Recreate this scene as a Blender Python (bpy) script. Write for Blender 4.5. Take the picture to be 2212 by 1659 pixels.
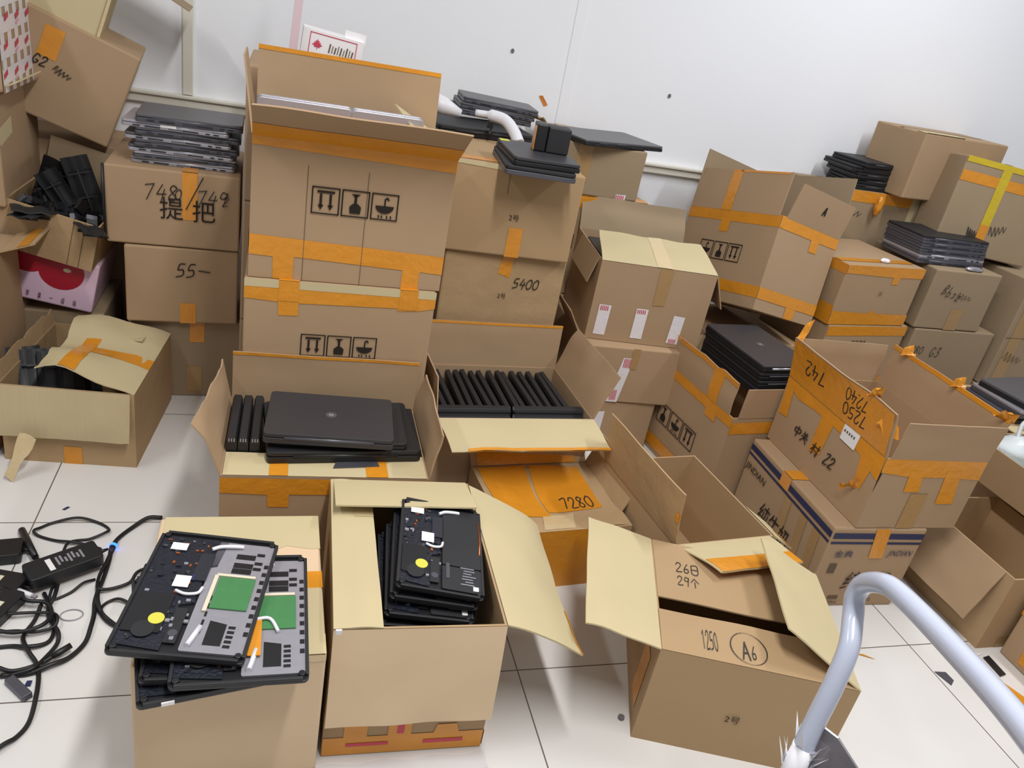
import bpy, math, random
from mathutils import Vector, Matrix, Euler, noise
random.seed(11)
for o in list(bpy.data.objects): bpy.data.objects.remove(o)
SC = bpy.context.scene
COL = SC.collection
PI = math.pi

# ---------------------------------------------------------------- camera
F_PX, IMG_W = 1684.0, 2212.0
YAW, PITCH, ROLL, EYE = .33230256, 0.44868598, -0.19759581, 1.456
cam_d = bpy.data.cameras.new('camera'); cam = bpy.data.objects.new('camera', cam_d); COL.objects.link(cam)
cam_d.sensor_fit = 'HORIZONTAL'; cam_d.sensor_width = 36.0; cam_d.lens = 36.0 * F_PX / IMG_W
cam_d.clip_start = .02
fw = Vector((math.sin(YAW)*math.cos(PITCH), math.cos(YAW)*math.cos(PITCH), -math.sin(PITCH)))
rt = Vector((math.cos(YAW), -math.sin(YAW), 0)); dn = fw.cross(rt)
rt2 = rt*math.cos(ROLL) + dn*math.sin(ROLL); dn2 = -rt*math.sin(ROLL) + dn*math.cos(ROLL)
cam.matrix_world = Matrix(((rt2.x, -dn2.x, -fw.x, 0), (rt2.y, -dn2.y, -fw.y, 0), (rt2.z, -dn2.z, -fw.z, EYE), (0, 0, 0, 1)))
SC.camera = cam

# ---------------------------------------------------------------- light
SC.view_settings.view_transform = 'Standard'; SC.view_settings.look = 'None'
SC.view_settings.exposure = 0.0; SC.view_settings.gamma = 1.0
W = bpy.data.worlds.new('world'); SC.world = W; W.use_nodes = True
W.node_tree.nodes['Background'].inputs[0].default_value = (.985, .985, 1.0, 1)
W.node_tree.nodes['Background'].inputs[1].default_value = .34
def tube_light(name, x, y, z, lx, ly, watts, col=(1, .985, .965)):
    d = bpy.data.lights.new(name, 'AREA'); d.shape = 'RECTANGLE'; d.size = lx; d.size_y = ly
    d.energy = watts; d.color = col
    o = bpy.data.objects.new(name, d); o.location = (x, y, z); COL.objects.link(o)
    return o
tube_light('ceiling_tube_light', .42, .5, 2.8, .14, 1.5, 60)
tube_light('ceiling_tube_light', 2.5, 1.75, 2.9, .14, 1.2, 39, (.96, .975, 1))
tube_light('ceiling_tube_light', -1.45, 1.3, 2.8, .14, 1.2, 18)

# ---------------------------------------------------------------- materials
def s2l(c): return tuple(((v/255)/12.92 if v/255 <= .04045 else (((v/255)+.055)/1.055)**2.4) for v in c)
MATS = {}
def mat(name, rgb, rough=.6, metal=0, spec=.5, coat=0, var=0, vscale=6, bump=0, bscale=60, emit=None, alpha=1, trans=0, aniso=None):
    m = bpy.data.materials.new(name); m.use_nodes = True
    nt = m.node_tree; b = nt.nodes['Principled BSDF']; c = s2l(rgb)
    b.inputs['Base Color'].default_value = (*c, 1); b.inputs['Roughness'].default_value = rough
    b.inputs['Metallic'].default_value = metal; b.inputs['Specular IOR Level'].default_value = spec
    b.inputs['Coat Weight'].default_value = coat; b.inputs['Coat Roughness'].default_value = .12
    b.inputs['Alpha'].default_value = alpha; b.inputs['Transmission Weight'].default_value = trans
    tc = nt.nodes.new('ShaderNodeTexCoord')
    if var:
        n = nt.nodes.new('ShaderNodeTexNoise'); n.inputs['Scale'].default_value = vscale; n.inputs['Detail'].default_value = 6
        nt.links.new(tc.outputs['Object'], n.inputs['Vector'])
        mx = nt.nodes.new('ShaderNodeMixRGB')
        mx.inputs[1].default_value = (*[v*(1-var) for v in c], 1); mx.inputs[2].default_value = (*[min(1, v*(1+var)) for v in c], 1)
        nt.links.new(n.outputs['Fac'], mx.inputs[0]); nt.links.new(mx.outputs[0], b.inputs['Base Color'])
    if bump:
        n2 = nt.nodes.new('ShaderNodeTexNoise'); n2.inputs['Scale'].default_value = bscale; n2.inputs['Detail'].default_value = 4
        if aniso:
            mp = nt.nodes.new('ShaderNodeMapping'); mp.inputs['Scale'].default_value = aniso
            nt.links.new(tc.outputs['Object'], mp.inputs['Vector']); nt.links.new(mp.outputs[0], n2.inputs['Vector'])
        else: nt.links.new(tc.outputs['Object'], n2.inputs['Vector'])
        bp = nt.nodes.new('ShaderNodeBump'); bp.inputs['Strength'].default_value = bump; bp.inputs['Distance'].default_value = .004
        nt.links.new(n2.outputs['Fac'], bp.inputs['Height']); nt.links.new(bp.outputs[0], b.inputs['Normal'])
    if emit:
        b.inputs['Emission Color'].default_value = (*s2l(emit[:3]), 1); b.inputs['Emission Strength'].default_value = emit[3]
    MATS[name] = m
    return m
mat('kraft', (170, 143, 113), .8, spec=.25, var=.09, vscale=4, bump=.35, bscale=7)
mat('kraft_pale', (214, 188, 155), .8, spec=.25, var=.07, vscale=4, bump=.35, bscale=8)
mat('kraft_warm', (172, 144, 109), .8, spec=.25, var=.09, vscale=4, bump=.4, bscale=8)
mat('kraft_grey', (156, 136, 110), .8, spec=.25, var=.1, vscale=4, bump=.4, bscale=7)
mat('kraft_worn', (176, 148, 112), .8, spec=.25, var=.14, vscale=7, bump=.9, bscale=16)
mat('kraft_ribbed', (190, 172, 136), .8, spec=.25, var=.08, vscale=4, bump=1.0, bscale=9, aniso=(6, .6, .6))
mat('kraft_pale_lit', (196, 181, 143), .8, spec=.25, var=.07, vscale=4, bump=.3, bscale=8)  # pale kraft, with the glare on tops and flaps put into the colour
mat('tape_orange', (212, 140, 38), .22, spec=.6, var=.13, vscale=11, bump=.6, bscale=40)
mat('tape_yellow', (200, 175, 40), .25, spec=.6, var=.13, vscale=11, bump=.5, bscale=40)
mat('tape_brown', (166, 133, 88), .3, spec=.5, var=.08, vscale=9, bump=.4, bscale=40)
mat('tape_clear', (206, 184, 142), .16, spec=.6, var=.1, vscale=9, bump=.6, bscale=50)
mat('tape_white', (226, 222, 226), .25, spec=.5, bump=.3, bscale=50)
mat('print_black', (45, 38, 34), .8, spec=.2)
mat('print_grey', (104, 88, 70), .8, spec=.2)
mat('marker_black', (48, 42, 38), .6)
mat('print_red', (196, 62, 84), .5)
mat('print_pink', (226, 168, 186), .5)
mat('print_navy', (34, 40, 78), .6)
mat('paper_white', (232, 230, 232), .6, var=.04, vscale=30)
mat('plastic_black', (26, 26, 29), .42, var=.12, vscale=20)
mat('plastic_soft', (34, 34, 37), .55, var=.1, vscale=14)
mat('lid_charcoal', (52, 51, 55), .45, var=.06, vscale=8)
mat('lid_grey', (96, 94, 98), .4, metal=.3, var=.05)
mat('metal_silver', (170, 168, 176), .35, metal=.5)
mat('metal_dark', (92, 92, 100), .4, metal=.5, var=.12, vscale=30)
mat('metal_frame', (158, 156, 164), .4, metal=.35, var=.1, vscale=60)
mat('chip_dark', (40, 42, 50), .4, var=.2, vscale=80)
mat('board_navy', (27, 30, 41), .4, var=.45, vscale=70, bump=.6, bscale=120)
mat('board_green', (66, 124, 74), .5, var=.12, vscale=60)
mat('label_cream', (214, 206, 182), .6)
mat('sticker_yellow', (212, 206, 76), .5)
mat('wire_white', (224, 224, 230), .4)
mat('copper', (200, 120, 70), .3, metal=.8)
mat('cable_black', (22, 22, 24), .45)
mat('led_blue', (40, 90, 255), .4, emit=(40, 100, 255, 4))
mat('steel_paint', (172, 178, 196), .22, spec=.6, coat=.4, var=.06, vscale=14)
mat('plate_grey', (112, 108, 112), .5, var=.1, vscale=20, bump=.3)
mat('film_clear', (235, 235, 238), .12, alpha=.4)
mat('bag_white', (205, 212, 214), .3, var=.05, bump=.6, bscale=30)
mat('bag_green', (120, 214, 184), .3, var=.1, bump=.6, bscale=30)
mat('apple_red', (170, 24, 48), .35, var=.25, vscale=9)
mat('apple_pink', (226, 196, 220), .4, var=.1, vscale=5)
mat('pink_strip', (210, 186, 192), .5)
mat('rail_cream', (222, 218, 206), .5)
mat('gum_orange', (214, 130, 50), .5)

def wall_material():
    m = mat('wall_paint', (244, 246, 251), .55, spec=.3, var=.02, vscale=2, bump=.12, bscale=30); return m
wall_material()
def floor_material():
    m = bpy.data.materials.new('floor_tile'); m.use_nodes = True; nt = m.node_tree; b = nt.nodes['Principled BSDF']
    g = nt.nodes.new('ShaderNodeNewGeometry'); sp = nt.nodes.new('ShaderNodeSeparateXYZ'); nt.links.new(g.outputs['Position'], sp.inputs[0])
    def line(sock, off):
        a = nt.nodes.new('ShaderNodeMath'); a.operation = 'ADD'; a.inputs[1].default_value = 60 - off; nt.links.new(sp.outputs[sock], a.inputs[0])
        p = nt.nodes.new('ShaderNodeMath'); p.operation = 'PINGPONG'; p.inputs[1].default_value = .3; nt.links.new(a.outputs[0], p.inputs[0])
        c = nt.nodes.new('ShaderNodeMath'); c.operation = 'LESS_THAN'; c.inputs[1].default_value = .0017; nt.links.new(p.outputs[0], c.inputs[0]); return c
    x = line('X', -.589); y = line('Y', 1.306)
    mxm = nt.nodes.new('ShaderNodeMath'); mxm.operation = 'MAXIMUM'; nt.links.new(x.outputs[0], mxm.inputs[0]); nt.links.new(y.outputs[0], mxm.inputs[1])
    n = nt.nodes.new('ShaderNodeTexNoise'); n.inputs['Scale'].default_value = 3.2; n.inputs['Detail'].default_value = 8; nt.links.new(g.outputs['Position'], n.inputs['Vector'])
    base = nt.nodes.new('ShaderNodeMixRGB'); base.inputs[1].default_value = (*s2l((214, 211, 208)), 1); base.inputs[2].default_value = (*s2l((228, 226, 223)), 1)
    nt.links.new(n.outputs['Fac'], base.inputs[0])
    mx = nt.nodes.new('ShaderNodeMixRGB'); mx.inputs[2].default_value = (*s2l((110, 100, 94)), 1)
    nt.links.new(mxm.outputs[0], mx.inputs[0]); nt.links.new(base.outputs[0], mx.inputs[1]); nt.links.new(mx.outputs[0], b.inputs['Base Color'])
    b.inputs['Roughness'].default_value = .32; b.inputs['Specular IOR Level'].default_value = .35
    MATS['floor_tile'] = m
floor_material()

# ---------------------------------------------------------------- mesh tools
class MB:
    def __init__(s): s.v = []; s.f = []; s.m = []; s.mats = []; s.smooth = []
    def mi(s, m):
        if m not in s.mats: s.mats.append(m)
        return s.mats.index(m)
    def quad(s, pts, m, smooth=False):
        i = len(s.v); s.v += [tuple(p) for p in pts]; s.f.append(list(range(i, i+len(pts)))); s.m.append(s.mi(m)); s.smooth.append(smooth)
    def box(s, c, size, m, M=None):
        x, y, z = [k/2 for k in size]; M = M or Matrix()
        P = [M @ Vector((c[0]+a*x, c[1]+b*y, c[2]+d*z)) for a in (-1, 1) for b in (-1, 1) for d in (-1, 1)]
        i = len(s.v); s.v += [tuple(p) for p in P]
        for q in ((0, 1, 3, 2), (4, 6, 7, 5), (0, 4, 5, 1), (2, 3, 7, 6), (0, 2, 6, 4), (1, 5, 7, 3)):
            s.f.append([i+k for k in q]); s.m.append(s.mi(m)); s.smooth.append(False)
    def prism(s, outline, z0, z1, m, M=None, mside=None):
        M = M or Matrix(); n = len(outline); i = len(s.v)
        s.v += [tuple(M @ Vector((p[0], p[1], z0))) for p in outline] + [tuple(M @ Vector((p[0], p[1], z1))) for p in outline]
        s.f += [[i+k for k in range(n-1, -1, -1)], [i+n+k for k in range(n)]]; s.m += [s.mi(m)]*2; s.smooth += [False]*2
        for k in range(n):
            s.f.append([i+k, i+(k+1) % n, i+n+(k+1) % n, i+n+k]); s.m.append(s.mi(mside or m)); s.smooth.append(False)
    def grid(s, P, m, smooth=True, flip=False):
        nu, nv = len(P), len(P[0]); i = len(s.v)
        for r in P: s.v += [tuple(p) for p in r]
        for a in range(nu-1):
            for b in range(nv-1):
                q = [i+a*nv+b, i+(a+1)*nv+b, i+(a+1)*nv+b+1, i+a*nv+b+1]
                s.f.append(q[::-1] if flip else q); s.m.append(s.mi(m)); s.smooth.append(smooth)
    def tube(s, pts, r, m, seg=8, cap=True):
        pts = [Vector(p) for p in pts]; n = len(pts); rings = []
        up = Vector((0, 0, 1)); prev = None
        for k in range(n):
            t = (pts[min(k+1, n-1)] - pts[max(k-1, 0)]).normalized()
            if prev is None:
                a = up if abs(t.dot(up)) < .9 else Vector((1, 0, 0)); u = t.cross(a).normalized()
            else: u = (prev - t*prev.dot(t)).normalized()
            prev = u; w = t.cross(u); rr = r[k] if isinstance(r, (list, tuple)) else r
            rings.append([pts[k] + rr*(u*math.cos(2*PI*j/seg)+w*math.sin(2*PI*j/seg)) for j in range(seg)])
        i = len(s.v)
        for R in rings: s.v += [tuple(p) for p in R]
        for k in range(n-1):
            for j in range(seg):
                s.f.append([i+k*seg+j, i+k*seg+(j+1) % seg, i+(k+1)*seg+(j+1) % seg, i+(k+1)*seg+j]); s.m.append(s.mi(m)); s.smooth.append(True)
        if cap:
            s.f.append([i+j for j in range(seg-1, -1, -1)]); s.f.append([i+(n-1)*seg+j for j in range(seg)]); s.m += [s.mi(m)]*2; s.smooth += [False]*2
    def build(s, name, parent=None, bevel=0, label=None):
        me = bpy.data.meshes.new(name); me.from_pydata(s.v, [], s.f)
        for k in s.mats: me.materials.append(MATS[k])
        me.polygons.foreach_set('material_index', s.m); me.polygons.foreach_set('use_smooth', s.smooth); me.update()
        o = bpy.data.objects.new(name, me); COL.objects.link(o)
        if parent: o.parent = parent
        if bevel:
            b = o.modifiers.new('bevel', 'BEVEL'); b.width = bevel; b.segments = 2; b.limit_method = 'ANGLE'; b.angle_limit = .6
        if label: o['label'] = label
        return o
def tag(o, label, cat, group=None):
    o['label'] = label; o['category'] = cat
    if group: o['group'] = group
    return o
def thing(name, label, cat, loc, rot=(0, 0, 0), group=None):
    o = bpy.data.objects.new(name, None); o.empty_display_size = .05; COL.objects.link(o); o.location = loc
    o.rotation_euler = rot if isinstance(rot, (tuple, list)) else (0, 0, rot)
    return tag(o, label, cat, group)
def copy_tree(o, parent=None):
    c = o.copy(); COL.objects.link(c)
    if parent: c.parent = parent
    for ch in list(o.children): copy_tree(ch, c)
    return c
def spline(pts, n=8):
    P = [Vector(p) for p in pts]; P = [2*P[0]-P[1]] + P + [2*P[-1]-P[-2]]; out = []
    for i in range(1, len(P)-2):
        a, b, c, d = P[i-1:i+3]
        for k in range(n):
            t = k/n; out.append(.5*((2*b)+(c-a)*t+(2*a-5*b+4*c-d)*t*t+(3*b-a-3*c+d)*t**3))
    out.append(P[-2]); return out
def rrect(w, d, r, n=4, cx=0, cy=0):
    o = []
    for sx, sy, a0 in ((1, 1, 0), (-1, 1, 90), (-1, -1, 180), (1, -1, 270)):
        for k in range(n+1):
            a = math.radians(a0+90*k/n); o.append((cx+sx*(w/2-r)+r*math.cos(a), cy+sy*(d/2-r)+r*math.sin(a)))
    return o

# ---- strokes and lettering (all on a 2-D plane, height 1) -----------------
DIG = {
 '0': [[(.3, 1), (.05, .7), (.08, .2), (.3, 0), (.52, .25), (.5, .8), (.3, 1)]],
 '1': [[(.12, .8), (.3, 1), (.26, 0)]],
 '2': [[(.06, .75), (.2, 1), (.45, .95), (.45, .65), (.05, .02), (.55, .05)]],
 '3': [[(.05, .95), (.45, .98), (.2, .58), (.48, .35), (.3, 0), (.05, .1)]],
 '4': [[(.3, 1), (.05, .38), (.58, .42)], [(.45, .72), (.36, -.05)]],
 '5': [[(.5, 1), (.18, .96), (.1, .55), (.42, .55), (.45, .15), (.05, 0)]],
 '6': [[(.42, 1), (.1, .4), (.15, .02), (.45, .12), (.4, .45), (.12, .38)]],
 '7': [[(.02, .9), (.5, 1), (.2, 0)]],
 '8': [[(.48, .85), (.25, 1), (.1, .75), (.48, .25), (.25, 0), (.08, .25), (.48, .85)]],
 '9': [[(.48, .9), (.2, 1), (.1, .6), (.45, .6), (.5, .95), (.36, 0)]],
 '/': [[(.1, -.15), (.55, 1.25)]], '-': [[(.0, .5), (.7, .42)]], ' ': [],
 'A': [[(.02, 0), (.3, 1), (.52, 0)], [(.1, .35), (.45, .4)]],
 'B': [[(.1, 0), (.15, 1), (.45, .85), (.15, .52), (.5, .3), (.1, 0)]],
 'G': [[(.5, .85), (.2, 1), (.03, .45), (.25, 0), (.5, .3), (.28, .42)]],
 'D': [[(.1, 0), (.15, 1), (.5, .7), (.45, .15), (.05, 0)]],
 'Z': [[(.05, .95), (.5, 1), (.03, .0), (.55, .05)]],
 'b': [[(.12, 1), (.08, 0), (.4, .1), (.38, .45), (.1, .4)]],
 's': [[(.42, .5), (.15, .55), (.38, .2), (.08, .02)]],
 'o': [[(.25, .5), (.06, .25), (.25, 0), (.44, .25), (.25, .5)]],
 'm': [[(.03, 0), (.08, .5), (.2, .1), (.3, .5), (.42, .05)]],
 'r': [[(.1, 0), (.12, .5), (.4, .48)]],
 'z': [[(.06, .5), (.4, .5), (.05, .0), (.45, .0)]],
 '\u4e2d': [[(.08, .75), (.1, .4), (.8, .45), (.82, .78), (.08, .75)], [(.45, 1), (.43, -.05)]],
 '\u5173': [[(.25, 1), (.35, .82)], [(.65, 1), (.52, .8)], [(.15, .74), (.8, .76)], [(.05, .48), (.92, .5)], [(.48, .74), (.4, .35), (.05, 0)], [(.48, .45), (.9, .02)]],
 '\u6751': [[(.05, .7), (.5, .72)], [(.28, 1), (.27, 0)], [(.27, .6), (.02, .25)], [(.3, .55), (.46, .35)], [(.55, .7), (1, .72)], [(.82, 1), (.82, .02), (.7, .1)], [(.6, .45), (.68, .3)]],
 '\u65e5': [[(.1, .95), (.1, .05), (.6, .05), (.62, .98), (.1, .95)], [(.1, .5), (.6, .52)]],
 '\u4e2a': [[(.4, 1), (.05, .55)], [(.4, 1), (.8, .55)], [(.42, .62), (.42, 0)]],
}
DIG['\u624b'] = [[(.1, .9), (.7, .98)], [(.05, .6), (.8, .64)], [(.42, 1), (.44, .05), (.3, .1)]]
SCRIB = [(0, .4), (.12, .95), (.2, .2), (.35, .8), (.4, .1), (.55, .65), (.62, .15), (.8, .55), (.85, .1), (1.0, .4)]
def strokes_of(txt, adv=.68):
    out = []; x = 0
    for ch in txt:
        for st in DIG.get(ch, []): out.append([(x+p[0], p[1]) for p in st])
        x += adv if ord(ch) < 256 else 1.1
    return out, x
def ribbon(mb, st, w, m, mapf):
    for a, b in zip(st[:-1], st[1:]):
        dx, dy = b[0]-a[0], b[1]-a[1]; L = math.hypot(dx, dy) or 1e-6
        nx, ny = -dy/L*w/2, dx/L*w/2; ex, ey = dx/L*w*.3, dy/L*w*.3
        mb.quad([mapf(a[0]+nx-ex, a[1]+ny-ey), mapf(a[0]-nx-ex, a[1]-ny-ey), mapf(b[0]-nx+ex, b[1]-ny+ey), mapf(b[0]+nx+ex, b[1]+ny+ey)], m)
def smooth2(st, n=4):
    if len(st) < 3: return st
    return [(p.x, p.y) for p in spline([(a, b, 0) for a, b in st], n)]
_fc = {}
def glyphs(txt):
    """outline lettering -> (verts2d, faces) with the built-in font"""
    if txt in _fc: return _fc[txt]
    cu = bpy.data.curves.new('lettering', 'FONT'); cu.body = txt; cu.size = 1; cu.resolution_u = 3
    ob = bpy.data.objects.new('lettering', cu); COL.objects.link(ob)
    bpy.context.view_layer.update()
    dg = bpy.context.evaluated_depsgraph_get(); ev = ob.evaluated_get(dg); me = ev.to_mesh()
    r = ([(v.co.x, v.co.y) for v in me.vertices], [list(p.vertices) for p in me.polygons])
    ev.to_mesh_clear(); bpy.data.objects.remove(ob); bpy.data.curves.remove(cu)
    _fc[txt] = r; return r

# ---------------------------------------------------------------- cartons
class Carton:
    def __init__(s, label, x, y, z, w, d, h, rot=0, m='kraft', open_=False, cat='cardboard box', name='cardboard_box', group=None, floor_z=.004, bevel=.006, bulge=.0):
        s.w, s.d, s.h, s.mk = w, d, h, m; s.lay = 0
        s.root = thing(name, label, cat, (x, y, z), rot, group)
        mb = MB(); t = .005
        if open_:
            mb.box((0, t/2, h/2), (w, t, h), m); mb.box((0, d-t/2, h/2), (w, t, h), m)
            mb.box((-w/2+t/2, d/2, h/2), (t, d-2*t, h), m); mb.box((w/2-t/2, d/2, h/2), (t, d-2*t, h), m)
            mb.box((0, d/2, floor_z), (w-2*t, d-2*t, .006), m)
            s.body = mb.build('carton_body', s.root)
        else:
            mb.box((0, d/2, h/2), (w, d, h), m); s.body = mb.build('carton_body', s.root, bevel=bevel)
    def fmap(s, face, eps=.0013):
        w, d, h = s.w, s.d, s.h
        return {'F': lambda a, b: (a, -eps, b), 'B': lambda a, b: (a, d+eps, b), 'L': lambda a, b: (-w/2-eps, a, b),
                'R': lambda a, b: (w/2+eps, a, b), 'T': lambda a, b: (a, b, h+eps)}[face]
    def poly(s, face, pts, m='tape_orange', name='tape_strip', eps=.0013, parent=None, label=None):
        s.lay += 1; f = s.fmap(face, eps+.00011*s.lay); mb = MB()
        if face == 'L' or face == 'B': pts = pts[::-1]
        ar = sum(pts[i][0]*pts[(i+1) % len(pts)][1]-pts[(i+1) % len(pts)][0]*pts[i][1] for i in range(len(pts)))
        if face in 'FRT' and ar < 0: pts = pts[::-1]
        mb.quad([f(*p) for p in pts], m); return mb.build(name, s.root, label=label)
    def polys(s, face, lst, m, name, eps=.0016, label=None):
        s.lay += 1; f = s.fmap(face, eps+.00011*s.lay); mb = MB()
        for pts in lst: mb.quad([f(*p) for p in pts], m)
        return mb.build(name, s.root, label=label)
    def rect(s, face, a0, b0, a1, b1, m='tape_orange', name='tape_strip', eps=.0013):
        return s.poly(face, [(a0, b0), (a1, b0), (a1, b1), (a0, b1)], m, name, eps)
    def tmap(s, face, a, b, hgt, ang=0, slant=0, eps=.004, flip=False):
        """lettering plane: origin (a,b), text height hgt; on L/B faces text runs the other way"""
        f = s.fmap(face, eps); sg = -1 if face in 'LB' else 1
        ca, sa = math.cos(ang), math.sin(ang)
        def g(u, v):
            u = (u+slant*v)*hgt; v = v*hgt
            return f(a+sg*(u*ca-v*sa), b+u*sa+v*ca)
        return g
    def write(s, face, a, b, hgt, txt, m='marker_black', lw=.09, ang=0, slant=.15, name='handwriting', curvy=True):
        g = s.tmap(face, a, b, hgt, ang, slant); st, L = strokes_of(txt); mb = MB()
        for q in st: ribbon(mb, smooth2(q) if curvy and len(q) > 3 else q, lw, m, g)
        return mb.build(name, s.root)
    def scribble(s, face, a, b, hgt, wid, m='marker_black', lw=.05, ang=0):
        g = s.tmap(face, a, b, hgt, ang, .2); mb = MB(); k = wid/hgt
        ribbon(mb, smooth2([(p[0]*k, p[1]) for p in SCRIB]), lw, m, g); return mb.build('handwriting', s.root)
    def prtxt(s, face, a, b, hgt, txt, m='print_black', ang=0, slant=0, name='printed_text', stretch=1):
        g = s.tmap(face, a, b, hgt, ang, slant); vs, fs = glyphs(txt); mb = MB()
        for q in fs: mb.quad([g(vs[i][0]*stretch, vs[i][1]) for i in q], m)
        return mb.build(name, s.root)
    def icons(s, face, cx, cy, size, m='print_black', order='agu', flip=True):
        """three handling pictograms in frames: this-way-up arrows, wine glass, umbrella"""
        sg = -1 if flip else 1; gap = size*1.12; f = s.fmap(face, .0035); fs = -1 if face in 'LB' else 1
        mb = MB()
        for k, ic in enumerate(order):
            ox = (k-1)*gap
            def g(u, v, ox=ox): return f(cx+fs*(ox+sg*(u-.5)*size), cy+sg*(v-.5)*size)
            for q in ([(0, 0), (1, 0)], [(1, 0), (1, 1)], [(1, 1), (0, 1)], [(0, 1), (0, 0)]): ribbon(mb, q, .05, m, g)
            if ic == 'a':
                ribbon(mb, [(.2, .16), (.8, .16)], .09, m, g)
                for x in (.32, .68):
                    ribbon(mb, [(x, .26), (x, .7)], .09, m, g); mb.quad([g(x-.11, .66), g(x+.11, .66), g(x, .86)], m)
            elif ic == 'g':
                mb.quad([g(*p) for p in ((.3, .88), (.7, .88), (.72, .62), (.6, .5), (.4, .5), (.28, .62))], m)
                ribbon(mb, [(.5, .5), (.5, .2)], .1, m, g); mb.quad([g(*p) for p in ((.32, .12), (.68, .12), (.52, .24), (.48, .24))], m)
            else:
                mb.quad([g(.5+.36*math.cos(a), .46+.3*math.sin(a)) for a in [PI*i/8 for i in range(9)]], m)
                ribbon(mb, [(.5, .46), (.5, .2), (.42, .14), (.36, .22)], .06, m, g)
                for x in (.25, .4, .6, .72): ribbon(mb, [(x, .84), (x-.03, .92)], .05, m, g)
        return mb.build('handling_symbols', s.root)
    def flap(s, side, L, ang, a0=0, a1=1, curl=0, in0=0, in1=0, m=None, wav=.0, torn=0, tape=None, twist=0, t=.004, name='flap', label=None, tapes=()):
        """flap hinged on the top edge of one wall; ang 0 = straight up, 90 = level outwards, 180 = hanging, -90 = closed"""
        w, d, h = s.w, s.d, s.h; m = m or s.mk
        o, ax, out = {'F': (Vector((-w/2, 0, h)), Vector((w, 0, 0)), Vector((0, -1, 0))), 'B': (Vector((w/2, d, h)), Vector((-w, 0, 0)), Vector((0, 1, 0))),
                      'L': (Vector((-w/2, d, h)), Vector((0, -d, 0)), Vector((-1, 0, 0))), 'R': (Vector((w/2, 0, h)), Vector((0, d, 0)), Vector((1, 0, 0)))}[side]
        NU, NV = 14, 10; A = math.radians(ang); C = math.radians(curl); T = math.radians(twist); up = Vector((0, 0, 1))
        seed = random.random()*50; W_ = ax.length
        def P(u, v, off=0.0):
            tw = A+T*(u-.5); p = Vector((0, 0, 0)); n = 6
            for k in range(n):
                a = tw+C*v*(k+.5)/n; p += (up*math.cos(a)+out*math.sin(a))*(L*v/n)
            a = tw+C*v; nrm = (out*math.cos(a)-up*math.sin(a))
            uu = a0+(a1-a0)*u; uu += (in0*(1-u)-in1*u)*v/W_
            wv = wav*v*(noise.noise(Vector((u*3+seed, v*2, seed))))
            return o+ax*uu+p+nrm*(off+wv)
        def endv(u): return 1-torn*max(0, noise.noise(Vector((u*7+seed, seed, 0)))+.25*noise.noise(Vector((u*31+seed, seed, 3))))
        mb = MB(); us = [i/NU for i in range(NU+1)]; vs = [j/NV for j in range(NV+1)]
        top = [[P(u, v*endv(u), t/2) for v in vs] for u in us]; bot = [[P(u, v*endv(u), -t/2) for v in vs] for u in us]
        mb.grid(top, m); mb.grid(bot, m, flip=True)
        mb.grid([[r[-1] for r in top], [r[-1] for r in bot]], m, False); mb.grid([top[0], bot[0]], m, False, True); mb.grid([top[-1], bot[-1]], m, False)
        fl = mb.build(name, s.root, label=label)
        def strip(u0, v0, u1, v1, mm='tape_orange', both=True, nm='tape_strip'):
            b = MB()
            for sg in ((1, -1) if both else ((1,) if both == 0 else (-1,))):
                b.grid([[P(u0+(u1-u0)*i/10, (v0+(v1-v0)*j/4)*endv(u0+(u1-u0)*i/10), sg*(t/2+.0012)) for j in range(5)] for i in range(11)], mm)
            b.build(nm, fl)
        if tape: strip(*tape)
        for q in tapes: strip(*q)
        def fwrite(u0, v0, du, hv, txt, side_=1, mm='marker_black', lw=.1, rot=0):
            st, LL = strokes_of(txt); b = MB()
            def g(x, y):
                X, Y = (x/LL, y) if not rot else (1-x/LL, 1-y)
                return P(u0+X*du, v0+Y*hv, side_*(t/2+.0018))
            for q in st: ribbon(b, smooth2(q) if len(q) > 3 else q, lw, mm, g)
            b.build('handwriting', fl)
        fl_api = type('FlapApi', (), {})(); fl_api.ob = fl; fl_api.P = P; fl_api.write = fwrite; fl_api.strip = strip
        return fl_api

# ================================================================ setting
def structure(name, mb, bevel=0):
    o = mb.build(name, None, bevel); o['kind'] = 'structure'; return o
b = MB(); b.box((1.0, 1.0, -.03), (6.4, 5.2, .06), 'floor_tile'); structure('floor', b)
WY = 3.3
b = MB(); b.box((1.0, WY+.05, 1.5), (6.4, .1, 3.0), 'wall_paint'); structure('wall_back', b)
b = MB(); b.box((.98, WY-.011, .905), (6.2, .022, .04), 'rail_cream'); b.box((.98, WY-.017, .922), (6.2, .034, .012), 'rail_cream'); structure('trim_1', b, .003)
b = MB(); b.box((-.352, WY-.008, 1.75), (.036, .016, 1.64), 'rail_cream'); structure('trim_2', b, .003)
b = MB(); b.box((1.12, WY-.002, 1.95), (.045, .004, 2.02), 'wall_paint'); structure('trim_3', b, .001)
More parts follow.
